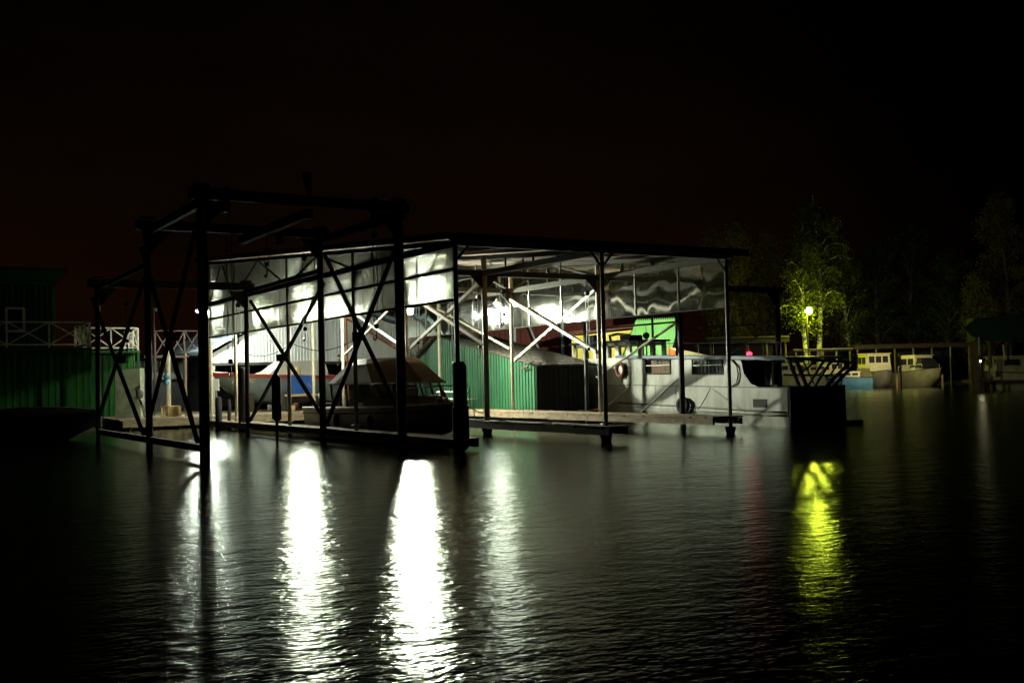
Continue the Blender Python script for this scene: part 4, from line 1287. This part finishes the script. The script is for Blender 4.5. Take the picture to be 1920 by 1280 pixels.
for x in np.linspace(xa + .1, xb - .1, 5):
    M().box(x - .07, x + .07, WY + .06, WY + .2, 0.4, zlow + .1).part('post', 'post_paint', wb_)
M().box(xa, xb, WY + .02, WY + .2, zlow - .12, zlow - .005).part('lintel', 'hull_dark', wb_)

# red roofed barn behind, with pale beam
RY = 37.0
x0, x1 = on_y(600, 620, RY).x, on_y(1150, 620, RY).x
barn = root('red_barn', ((x0 + x1) / 2, RY, 0.5), 'long dark red barn rising behind the boat hall and the green shed', 'barn')
z0_, z1_ = on_y(700, 650, RY).z - 2.6, on_y(700, 585, RY).z
ribbed(M(), (x0, RY), (x1, RY), 0.6, lambda s: z1_, 0.4, 0.05, (0, -1)).part('wall', 'barn_red', barn)
M().prism([(x0 - .5, RY - .8, z1_ - .1), (x1 + .5, RY - .8, z1_ - .1), (x1 + .5, RY + 5, z1_ + 1.4), (x0 - .5, RY + 5, z1_ + 1.4)], (0, 0, .14)).part('roof', 'roof_felt', barn)
zz = on_y(700, 606, RY).z
M().box(x0 + .2, on_y(757, 606, RY).x, RY - .14, RY - .06, zz - .09, zz + .09).part('trim_board', 'cabin_white', barn)
for u in (960, 1050):
    x = on_y(u, 640, RY).x
    M().tube([(x, RY - .3, 0.6), (x, RY - .3, z1_ - .15)], 0.12, 8).part('post', 'roof_blue', barn)
p, q_ = on_y(985, 610, RY), on_y(1003, 655, RY)
M().beam((p.x, RY - .4, p.z), (q_.x, RY - .4, q_.z), 0.1).part('brace', 'roof_blue', barn)
p, q_ = on_y(650, 597, 25.2), on_y(748, 657, 25.2)
m = M().beam(p, q_, 0.08)
m.beam(q_, (q_.x, q_.y, .43), 0.06)
m.beam((p.x, p.y + .02, p.z), (p.x, p.y + .02, .43), 0.06)
m.thing('orange_prop', 'orange', 'orange painted steel prop slanting before the white ribbed hall', 'prop')

# slate boat with red stripe ashore
sb = root('slate_boat', (5.0, 25.2, 0.43), 'slate grey boat with red stripe and white cabin standing on the quay', 'boat', rz=math.radians(90))
c0 = on_y(402, 770, 25.0)
sb.location = (c0.x + 5.7, 25.3, 0.95)
h, secs = hull(5.7, 2.1, 1.05, 1.28, 1.1, -0.25, pw_=6.0)
h.part('hull', 'hull_slate', sb, True)
m = M()
for k in (0, -1):
    for i in range(len(secs) - 1):
        a, b = Vector(secs[i][k]), Vector(secs[i + 1][k])
        o_ = Vector((-.012 if k == 0 else .012, 0, 0))
        m.prism([a + o_, b + o_, b + o_ + Vector((0, 0, -.17)), a + o_ + Vector((0, 0, -.17))], o_ * 1.2)
m.part('stripe', 'stripe_red', sb)
deck_from(secs, -0.02).part('deck', 'cabin_white', sb)
frustum(M(), 0.85, 0.5, 3.6, 1.0, 0.72, 0.7, 2.6, 1.72).part('cabin', 'cabin_white', sb)
frustum(M(), 0.80, 3.0, 4.1, 1.02, 0.5, 3.0, 3.4, 1.25).part('cabin_front', 'box_beige', sb)
M().lathe((0, 4.35, 1.18), [(0.02, .22), (0.2, .15), (0.28, 0.0)][::-1], 14).part('hatch_dome', 'box_beige', sb, True)
for y in (1.2, 4.2):
    M().box(-.8, .8, y - .1, y + .1, -0.5, -0.12).box(-.9, -.78, y - .1, y + .1, -.5, .3).box(.78, .9, y - .1, y + .1, -.5, .3).part('cradle', 'dark_wood', sb)
def lettering(txt, size, M4, name, material, parent, ext=0.004):
    cu = bpy.data.curves.new('t', 'FONT')
    cu.body = txt
    cu.size = size
    cu.shear = 0.25
    cu.extrude = ext
    ob = bpy.data.objects.new('t', cu)
    me = bpy.data.meshes.new_from_object(ob)
    bpy.data.objects.remove(ob)
    me.materials.append(MATS[material])
    me.transform(M4)
    o = bpy.data.objects.new(name, me)
    COL.objects.link(o)
    o.parent = parent
    return o
# the camera sees the side facing -y of the world = +x side of the boat (root turned 90 degrees)
lettering('АТОНИС', 0.24, Matrix.Translation((-1.075, 5.15, 0.78)) @ Matrix(((0, 0, -1, 0), (-1, 0, 0, 0), (0, 1, 0, 0), (0, 0, 0, 1))), 'lettering', 'letter_yellow', sb)

c = on_y(565, 742, 23.9)
cb = root('blue_cabinet', (c.x, 23.9, 0.43), 'bright blue steel cabinet with round dial on the quay', 'cabinet')
zt_, zb_ = on_y(565, 704, 23.9).z, on_y(565, 738, 23.9).z
x0, x1 = on_y(544, 720, 23.9).x, on_y(585, 720, 23.9).x
M().box(x0, x1, 23.9, 24.5, zb_, zt_).part('body', 'cabinet_blue', cb)
xm_ = x0 + (x1 - x0) * .45
M().box(x0 + .02, xm_ - .01, 23.87, 23.898, zb_ + .03, zt_ - .03).part('door', 'cabinet_blue', cb)
M().box(xm_ + .01, x1 - .02, 23.87, 23.898, zb_ + .03, zt_ - .03).part('door', 'cabinet_blue', cb)
M().torus(((xm_ + x1) / 2 + .15, 23.86, (zt_ + zb_) / 2), 0.07, 0.012, 'y', 14, 6).part('dial', 'chrome', cb, True)
M().box(x0 - .25, x1 + .3, 23.8, 24.7, zb_ - .1, zb_ - .005).part('shelf', 'box_beige', cb)
for x in (x0 - .15, x1 + .2):
    M().box(x - .04, x + .04, 23.9, 24.0, .43, zb_ - .1).part('leg', 'dark_wood', cb)
c = on_y(558, 697, 24.2)
M().lathe((c.x, 24.2, zt_), [(.10, 0), (.16, .05), (.17, .22), (.09, .34), (.11, .38)], 12).thing('clay_jar', 'box_beige', 'round beige jar standing on the blue cabinet', 'jar', smooth=True)
for i, (u, v, r_, mt, lb) in enumerate(((548, 775, .15, 'box_beige', 'beige bucket on the quay under the blue cabinet'), (556, 760, .13, 'ring_red', 'purplish red bundle of hose under the blue cabinet'), (601, 742, .12, 'cabin_white', 'white canister beside the cream post'))):
    c = on_y(u, v, 23.2)
    M().lathe((c.x, 23.2, 0.44 if i == 0 else max(.44, c.z - .1)), [(r_ * .8, 0), (r_, r_ * 1.6), (r_ * .85, r_ * 1.7), (r_ * .8, .06)], 12).thing('bucket', mt, lb, 'bucket', smooth=True)
M().box(on_y(520, 770, 24).x, on_y(542, 770, 24).x, 24, 24.6, .43, 1.3).thing('dark_locker', 'hull_dark', 'dark locker on the quay between the slate boat and the blue cabinet', 'locker')

# yellow wall, lime roof, cover tent: beyond the grey cruiser
YD = 66.0
m = M()
pts = [at_d(1040, 628, YD), at_d(1196, 612, YD), at_d(1196, 700, YD), at_d(1040, 700, YD)]
ybar = root('yellow_shed', pts[3], 'bright yellow boarded shed behind the grey cruiser wheelhouse', 'shed')
ybar.location = ((pts[2].x + pts[3].x) / 2, (pts[2].y + pts[3].y) / 2, 0.4)
def board_wall(u0, u1, vt0, vt1, vb, D, nb, name, mt, parent, th=0.06):
    for i in range(nb):
        s0, s1 = i / nb, (i + 1) / nb - 0.04 / nb
        ua, ub = u0 + (u1 - u0) * s0, u0 + (u1 - u0) * s1
        va, vb_ = vt0 + (vt1 - vt0) * s0, vt0 + (vt1 - vt0) * s1
        pp = [at_d(ua, va, D), at_d(ub, vb_, D), at_d(ub, vb, D), at_d(ua, vb, D)]
        pp[2].z = pp[3].z = 0.5
        M().prism(pp, YAW * th).part(name, mt, parent)
board_wall(1072, 1192, 630, 618, 705, YD, 14, 'board', 'wall_yellow', ybar)
pp = [at_d(1062, 622, YD - .5), at_d(1198, 606, YD - .5), at_d(1198, 613, YD - .5), at_d(1062, 629, YD - .5)]
M().prism(pp, YAW * 4).part('roof', 'barn_red', ybar)
pp = [at_d(1072, 660, YD + .1), at_d(1072, 705, YD + .1)]
LD = 63.0
lg = root('lime_roof_shed', at_d(1225, 690, LD), 'pale green steep ribbed metal roof glowing behind the grey cruiser', 'shed')
lg.location = (at_d(1225, 690, LD).x, at_d(1225, 690, LD).y, 0.4)
# steep roof sheet leaning back to the right, with real ribs
TL, TR, BR, BL = at_d(1192, 601, LD + 1.6), at_d(1274, 597, LD + 1.6), at_d(1256, 672, LD), at_d(1168, 672, LD)
nr = 24
mm = M()
rowsr = []
nn = (TR - TL).cross(BL - TL).normalized()
if nn.dot(YAW) > 0: nn = -nn
for i in range(nr):
    for k, e_ in ((0, 0), (.55, 0), (.65, .16), (.92, .16)):
        s = (i + k) / nr
        rowsr.append([TL.lerp(TR, s) + nn * e_, BL.lerp(BR, s) + nn * e_])
mm.grid(rowsr)
mm.prism([TL - nn * .1, TR - nn * .1, BR - nn * .1, BL - nn * .1], -nn * .08)
mm.part('roof_sheet', 'roof_lime', lg)
p0, p1 = BL.copy(), BR.copy()
p0.z = p1.z = 0.5
M().prism([BL + YAW * .2, BR + YAW * .2, p1 + YAW * .2, p0 + YAW * .2], YAW * .1).part('wall', 'concrete', lg)
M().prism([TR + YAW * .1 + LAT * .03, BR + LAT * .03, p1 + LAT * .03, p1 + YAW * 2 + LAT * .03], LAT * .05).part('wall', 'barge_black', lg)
tn = root('boat_cover_tent', at_d(1290, 668, 56), 'cream tent-like boat cover with orange end behind the cruiser rail', 'boat cover')
tn.location = (at_d(1290, 690, 56).x, at_d(1290, 690, 56).y, 0.4)
a, b, c, d = at_d(1254, 650, 56), at_d(1336, 668, 57), at_d(1336, 690, 57), at_d(1256, 690, 56)
M().prism([a, b, c, at_d(1270, 690, 56), at_d(1268, 658, 56)], YAW * .5).part('cover', 'cabin_cream', tn)
M().prism([a + LAT * -.01, at_d(1266, 658, 55.9), at_d(1268, 690, 55.9), d], YAW * .3).part('end_flap', 'orange', tn)
m = M().prism([at_d(765, 650, 60), at_d(800, 650, 60), at_d(800, 690, 60), at_d(765, 690, 60)], YAW * .4)
m.beam(at_d(768, 690, 60.2), gp(-5.8, 60.2, .4), .1)
m.beam(at_d(798, 690, 60.2), gp(-4.9, 60.2, .4), .1)
m.thing('yellow_board', 'wall_yellow', 'small ochre yellow board behind the steep edge of the green shed', 'board')

# white yard lamp behind the side sheets: lights the yellow shed and lime roof
def yard_lamp(p, label, bulb, zb, arm=0.5, r=0.16, name='yard_lamp', toward=None):
    rt_ = root(name, (p.x, p.y, zb), label, 'lamp', 'yard lamps')
    t = (toward or -YAW) * arm
    M().tube([(p.x, p.y, zb), (p.x, p.y, p.z + .35)], [0.09, 0.05], 10).part('pole', 'dark_steel', rt_)
    M().tube([(p.x, p.y, p.z + .33), (p.x + t.x * .5, p.y + t.y * .5, p.z + .42), (p.x + t.x, p.y + t.y, p.z + .25)], 0.035, 8).part('arm', 'dark_steel', rt_)
    M().lathe((p.x + t.x, p.y + t.y, p.z), [(r * 1.3, .06), (r * 1.0, .18), (.05, .28)], 14).part('shade', 'dark_steel', rt_, True)
    M().sphere((p.x + t.x, p.y + t.y, p.z), r, 14, 10).part('bulb', bulb, rt_, True)
def flood_lamp(p, target, bulb, zb, label, k=1.0):
    fl = root('flood_lamp', (p.x, p.y, zb), label, 'lamp')
    dn = (target - p).normalized()
    sd = dn.cross(Vector((0, 0, 1))).normalized()
    un = sd.cross(dn)
    M().tube([(p.x, p.y, zb), (p.x, p.y, p.z - .2 * k)], [0.08, 0.05], 10).part('pole', 'dark_steel', fl)
    M().prism([p - dn * .22 * k + sd * a * .24 * k + un * b * .17 * k for a, b in ((-1, -1), (1, -1), (1, 1), (-1, 1))], dn * .2 * k).part('housing', 'dark_steel', fl)
    M().prism([p - dn * .01 + sd * a * .2 * k + un * b * .14 * k for a, b in ((-1, -1), (1, -1), (1, 1), (-1, 1))], dn * .012).part('lens', bulb, fl)
    for a in (-1, 1):
        M().prism([p + sd * a * .25 * k - un * .17 * k - dn * .03, p + sd * a * .25 * k + un * .17 * k - dn * .03, p + sd * a * .30 * k + un * .2 * k + dn * .25 * k, p + sd * a * .30 * k - un * .2 * k + dn * .25 * k], sd * a * .01).part('barn_door', 'dark_steel', fl)
        M().prism([p + un * a * .18 * k - sd * .24 * k - dn * .03, p + un * a * .18 * k + sd * .24 * k - dn * .03, p + un * a * .23 * k + sd * .26 * k + dn * .25 * k, p + un * a * .23 * k - sd * .26 * k + dn * .25 * k], un * a * .01).part('barn_door', 'dark_steel', fl)
flood_lamp(at_d(1222, 560, 54.0), at_d(1190, 640, 66.0), 'yard_bulb', 0.4, 'flood lamp on a pole behind the glossy side sheets, aimed at the yellow shed')
flood_lamp(at_d(1688, 664, 87.0), at_d(1665, 690, 96.0), 'dock_bulb', -0.8, 'small flood lamp on a pole in the water, aimed at the wheelhouse boat', 0.5)
p = at_d(1513, 583, 96.9)
yard_lamp(p, 'glaring yellow-green street lamp against the birch trunk', 'sodium_bulb', -0.8, r=0.30, name='street_lamp', arm=0.6)
p = at_d(1836, 677, 71.5)
yard_lamp(p, 'tiny lamp on the pole before the brown board wall', 'dock_bulb2', -0.8, r=0.05, name='dock_lamp', arm=0.2)

# ================================================================== FAR SHORE ON THE RIGHT
def far_boat(u, D, L, B, zs, zb, head, hm, label, cabin=None, name='moored_boat', rails=True):
    p = at_d(u, 700, D)
    r = root(name, (p.x, p.y, 0), label, 'boat', 'boats moored along the far shore', rz=head)
    h, secs = hull(L, B, zs, zb, 0.7)
    off = -L / 2
    h.v = [(x, y + off, z) for x, y, z in h.v]
    h.part('hull', hm, r, True)
    d = deck_from(secs)
    d.v = [(x, y + off, z) for x, y, z in d.v]
    d.part('deck', hm, r)
    rl_ = rail_from(secs, 0.04, .01)
    rl_.v = [(x, y + off, z) for x, y, z in rl_.v]
    rl_.part('rub_rail', 'hull_dark', r)
    if cabin:
        x0, ya, yb, z0, z1, cm, nw = cabin
        cb_ = frustum(M(), x0, ya, yb, z0, x0 * .93, ya + .08, yb - .12, z1).part('cabin', cm, r)
        frustum(M(), x0 * 1.02, ya - .05, yb + .1, z1, x0 * 1.0, ya, yb + .05, z1 + .07).part('cabin_roof', cm, r)
        hz = z1 - z0
        for i in range(nw):
            xa = -x0 * .82 + i * 2 * x0 * .82 / nw + .05
            xb = xa + 2 * x0 * .82 / nw - .14
            M().box(xa, xb, yb - .10, yb - .02, z0 + hz * .55, z0 + hz * .88).part('window', 'trim_black', r)
        for sx in (-1, 1):
            for k in range(2):
                ys = ya + .25 + k * (yb - ya - .3) / 2
                M().box(sx * x0 - .05, sx * x0 + .02, ys, ys + (yb - ya) * .3, z0 + hz * .5, z0 + hz * .85).part('window', 'trim_black', r)
    if rails:
        for i in range(n_ := 5):
            s = secs[6 + i * 2]
            for k in (0, -1):
                M().tube([(s[k][0] * .95, s[k][1] + off, s[k][2]), (s[k][0] * .95, s[k][1] + off, s[k][2] + .5)], .022, 5).part('rail_stanchion', 'cabin_cream', r)
        for k in (0, -1):
            M().tube([(secs[6 + i * 2][k][0] * .95, secs[6 + i * 2][k][1] + off, secs[6 + i * 2][k][2] + .5) for i in range(5)], .02, 5).part('rail', 'cabin_cream', r)
    return r
aL = math.atan2(LAT.y, LAT.x)                     # heading whose bow points to the left of the view: +90 deg
to_cam = math.atan2(-YAW.y, -YAW.x) - PI / 2
to_left = math.atan2(-LAT.y, -LAT.x) - PI / 2
to_right = math.atan2(LAT.y, LAT.x) - PI / 2
bb = far_boat(1588, 93.5, 4.0, 1.7, 0.95, 1.15, to_left, 'hull_blue', 'small light blue boat with cream cuddy on the far shore', (0.62, -1.0, 0.6, 0.9, 1.45, 'cabin_cream', 1), rails=False)
M().prism([(-.75, -2.0, .95), (.75, -2.0, .95), (0, -2.0, 1.75)], (0, 1.1, 0)).part('tarp', 'tarp_olive', bb)
far_boat(1641, 95.5, 6.2, 2.5, 1.25, 1.55, to_cam, 'hull_taupe', 'dark boat with cream square wheelhouse of three front windows', (1.1, -1.4, 1.0, 1.3, 3.0, 'cabin_cream', 3))
b3 = far_boat(1722, 94.5, 5.6, 2.9, 1.3, 1.65, to_cam + .35, 'hull_olive', 'olive hulled boat under a dark tarp right of the cream wheelhouse', (1.0, -1.2, 0.8, 1.2, 2.75, 'cabin_cream', 2))
frustum(M(), 1.12, 0.2, 1.6, 1.75, .6, .4, 1.2, 2.5).part('tarp', 'trim_black', b3)
far_boat(1484, 95.3, 5.0, 2.0, 1.0, 1.3, to_cam - .5, 'cabin_cream', 'cream cabin boat behind the left bars of the stern davit', (0.8, -1.4, 1.0, 1.1, 2.3, 'cabin_cream', 2))
far_boat(1533, 95.3, 5.0, 2.0, 1.1, 1.35, to_cam + .5, 'cabin_cream', 'cream boat with railings behind the middle of the stern davit', (0.75, -1.2, .9, 1.2, 2.1, 'cabin_cream', 2))
far_boat(1562, 96, 5.0, 2.0, 1.0, 1.3, to_cam + .2, 'stripe_red', 'red hulled boat with cream cabin seen through the right bars of the davit', (0.7, -1.2, .8, 1.0, 2.4, 'cabin_cream', 2))
rb = far_boat(1900, 74, 6.0, 2.4, 1.1, 1.4, to_left, 'cabin_cream', 'cream boat with railing under the dark green pile shelter', (0.95, -1.8, 1.6, 1.1, 2.3, 'cabin_cream', 2))

def boathouse(u0, u1, D, vt, dep, edge_m, wall_m, label, nposts, drop):
    a, b = at_d(u0, vt, D), at_d(u1, vt, D)
    zt_ = (a.z + b.z) / 2
    r = root('shore_boathouse', ((a.x + b.x) / 2, (a.y + b.y) / 2, 0), label, 'boathouse', 'boathouses along the far shore')
    a.z = b.z = zt_
    e0 = YAW * dep
    M().prism([a, b, b + e0 + Vector((0, 0, -.5)), a + e0 + Vector((0, 0, -.5))], (0, 0, .1)).part('roof', edge_m, r)
    M().prism([a + YAW * .05 + Vector((0, 0, -drop)), b + YAW * .05 + Vector((0, 0, -drop)), b + YAW * .05 + Vector((0, 0, -.01)), a + YAW * .05 + Vector((0, 0, -.01))], YAW * .08).part('fascia', wall_m, r)
    bk0, bk1 = a + e0 * .9, b + e0 * .9
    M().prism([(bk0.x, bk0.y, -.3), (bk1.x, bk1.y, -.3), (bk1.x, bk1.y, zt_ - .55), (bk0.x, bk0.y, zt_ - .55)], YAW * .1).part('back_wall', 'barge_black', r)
    for i in range(nposts):
        c = a.lerp(b, (i + .2) / (nposts - .6)) + YAW * .2
        M().tube([(c.x, c.y, -1), (c.x, c.y, zt_ - .02)], .09, 8).part('post', 'hull_taupe' if i % 2 else 'pile_brown', r)
boathouse(1325, 1480, 97, 633, 7, 'tarp_olive', 'barge_black', 'low boathouse with ochre roof edge behind the cruiser stern rail', 5, .45)
boathouse(1488, 1600, 99, 655, 6, 'hull_taupe', 'barge_black', 'open boathouse with thin roof edge behind the stern davit', 5, .12)
boathouse(1602, 1825, 99.5, 646, 6, 'rust_steel', 'rust_steel', 'long dim boathouse with dark rusty roof edge behind the wheelhouse boat', 7, .3)

ps = root('pile_shelter', at_d(1870, 730, 73), 'dark green roofed pile shelter with brown board wall at the water', 'shelter')
c = at_d(1870, 730, 73)
ps.location = (c.x, c.y, 0)
a, b, c_, d_ = at_d(1825, 597, 73), at_d(1960, 588, 73), at_d(1960, 636, 73), at_d(1828, 639, 73)
M().prism([a, b, c_, d_], YAW * 1.2).part('roof', 'roof_green_dark', ps)
M().prism([at_d(1826, 600, 73.1), at_d(1808, 614, 73.1), at_d(1826, 632, 73.1)], YAW * .2).part('roof_hip', 'roof_green_dark', ps)
for i in range(4):
    u0, u1 = 1819 + i * 6, 1824.2 + i * 6
    p0, p1 = at_d(u0, 640, 73), at_d(u1, 640, 73)
    M().prism([(p0.x, p0.y, -.3), (p1.x, p1.y, -.3), (p1.x, p1.y, p1.z), (p0.x, p0.y, p0.z)], YAW * .12).part('board', 'pile_brown', ps)
for u in (1855, 1888, 1930):
    for dd in (73.2, 78):
        p = at_d(u, 640, dd)
        M().tube([(p.x, p.y, -1), (p.x, p.y, p.z)], .11, 8).part('pile', 'pile_brown', ps)
pa, pb = at_d(1838, 712, 72.6), at_d(1960, 712, 72.6)
M().prism([pa, pb, pb + Vector((0, 0, -.2)), pa + Vector((0, 0, -.2))], YAW * 3).part('platform', 'dark_wood', ps)
for u, v0, v1, mt in ((1835, 632, 706, 'rail_white'), (1862, 672, 705, 'cabin_cream'), (1858, 690, 705, 'cabin_cream'), (1881, 646, 675, 'cabin_cream')):
    M().beam(at_d(u, v0, 72.8), at_d(u + 3, v1, 72.8), .09).part('pole', mt, ps)
for u, D in ((1682, 92.5), (1768, 91), (1560, 90)):
    p = at_d(u, 725, D)
    M().tube([(p.x, p.y, -1), (p.x, p.y, 1.1)], .1, 8).thing('mooring_pile', 'pile_brown', {1682: 'short pile between the cream wheelhouse boat and the olive boat', 1768: 'lone short pile right of the olive boat', 1560: 'short pile before the red hulled boat'}[u], 'pile', 'mooring piles on the far shore')

# ---- trees
def tree(name, u, D, vtop, half_px, leaf, label, base_v=660, nleaf=5200, lsz=0.19, lean=0.0, fork=False, seed=1, cstart=0.22, droop=1.0):
    nleaf = int(nleaf * 1.7)
    rg = np.random.default_rng(seed)
    rd = random.Random(seed)
    b = at_d(u, base_v, D)
    topz = at_d(u, vtop, D).z
    H = topz - 0.4
    R = half_px * D / 2000
    r = root(name, (b.x, b.y, 0.35), label, 'tree', 'trees along the far shore')
    base = Vector((b.x, b.y, 0.2))
    def trunk_pt(t):
        return base + Vector((0, 0, H * t)) + LAT * (lean * H * t + 0.25 * math.sin(t * 5 + seed)) + YAW * (0.2 * math.sin(t * 4 + seed * 2))
    m = M()
    n = 12
    r0 = 0.17 + H * 0.006
    m.tube([trunk_pt(i / n) for i in range(n + 1)], [r0 * (1 - 0.93 * (i / n)) + .015 for i in range(n + 1)], 8)
    bark = 'birch_bark' if leaf == 'leaf_birch' else 'dark_bark'
    m.part('trunk', bark, r, True)
    limbs = M()
    pts = []
    nl_ = 34
    for k in range(nl_):
        t = cstart + (0.95 - cstart) * (k + rd.random()) / nl_
        a = k * 2.4 + rd.uniform(-.4, .4)
        prof = math.sin(PI * min(1, (t - cstart + .16) / (1.12 - cstart))) ** 0.55
        ln = R * (0.45 + 0.75 * rd.random()) * prof
        dirv = LAT * math.cos(a) + YAW * math.sin(a)
        p = trunk_pt(t)
        chain = [p]
        rise = rd.uniform(0.8, 1.7)
        for j in range(1, 7):
            s = j / 6
            q_ = p + dirv * ln * s + Vector((0, 0, ln * rise * s * (1.25 - s * 0.95 * droop)))
            q_ += Vector((rd.uniform(-.15, .15), rd.uniform(-.15, .15), rd.uniform(-.1, .1)))
            chain.append(q_)
        limbs.tube(chain, [0.055 * (1 - j / 7) * (1.2 - t) * 1.3 + 0.012 for j in range(7)], 5, False)
        for j in range(2, 7):
            for _ in range(3):
                off = Vector((rd.gauss(0, .35), rd.gauss(0, .35), 0))
                hang = rd.uniform(.3, 1.7) * droop
                pts.append((chain[j] + off, hang))
    limbs.part('branches', bark, r)
    pos = np.array([tuple(p) for p, h in pts])
    hg = np.array([h for p, h in pts])
    idx = rg.integers(0, len(pts), nleaf)
    s = rg.random(nleaf)
    c = pos[idx] + np.stack([rg.normal(0, .22, nleaf), rg.normal(0, .22, nleaf), .25 * rg.normal(0, 1, nleaf) - s * hg[idx]], 1)
    c -= np.array(tuple(r.location))
    d1 = rg.normal(0, 1, (nleaf, 3)); d1 /= np.linalg.norm(d1, axis=1)[:, None]
    d2 = np.cross(d1, rg.normal(0, 1, (nleaf, 3))); d2 /= np.linalg.norm(d2, axis=1)[:, None]
    sz = lsz * (0.5 + rg.random(nleaf))[:, None]
    V = np.stack([c - d1 * sz * .5, c + d2 * sz * .3, c + d1 * sz * .5, c - d2 * sz * .3], 1).reshape(-1, 3)
    me = bpy.data.meshes.new('crown')
    me.from_pydata(V.tolist(), [], np.arange(nleaf * 4).reshape(-1, 4).tolist())
    me.materials.append(MATS[leaf])
    o = bpy.data.objects.new('crown', me)
    COL.objects.link(o)
    o.parent = r
    return r
tree('birch_tree', 1518, 98.6, 415, 42, 'leaf_birch', 'birch whose white trunk glows right behind the street lamp', lean=-.035, seed=3, nleaf=4600, cstart=.34)
tree('birch_tree', 1537, 100.2, 362, 55, 'leaf_birch', 'tallest birch, its lit white trunk beside the street lamp', seed=5, nleaf=7000, cstart=.36)
tree('birch_tree', 1386, 106, 405, 56, 'leaf_brown', 'forked brownish birch above the corner of the shelter roof', seed=8, nleaf=6500, cstart=.28)
tree('birch_tree', 1440, 109, 425, 46, 'leaf_brown', 'brownish birch between the forked birch and the lamp', seed=9, nleaf=5500, cstart=.25)
tree('birch_tree', 1345, 110, 412, 34, 'leaf_brown', 'narrow birch partly behind the shelter roof edge', seed=12, nleaf=3800, cstart=.3)
tree('leafy_tree', 1590, 106, 470, 45, 'leaf_birch', 'rounded green tree right of the tall birch', seed=14, nleaf=7000, cstart=.1, droop=.5)
tree('leafy_tree', 1650, 109, 450, 48, 'leaf_dark', 'dim round tree above the cream wheelhouse boat', seed=15, nleaf=6000, cstart=.12, droop=.4)
tree('leafy_tree', 1712, 113, 425, 60, 'leaf_dark', 'broad dim tree above the olive boat', seed=16, nleaf=6500, cstart=.15, droop=.4)
tree('leafy_tree', 1778, 110, 470, 45, 'leaf_dark', 'low dim tree above the lone short pile', seed=17, nleaf=5000, cstart=.12, droop=.5)
tree('birch_tree', 1838, 104, 500, 34, 'leaf_brown', 'small birch left of the pile shelter roof', seed=18, nleaf=4200, cstart=.2)
tree('birch_tree', 1892, 106, 345, 62, 'leaf_brown', 'tall drooping birch behind the pile shelter roof', seed=19, nleaf=8000, cstart=.2)
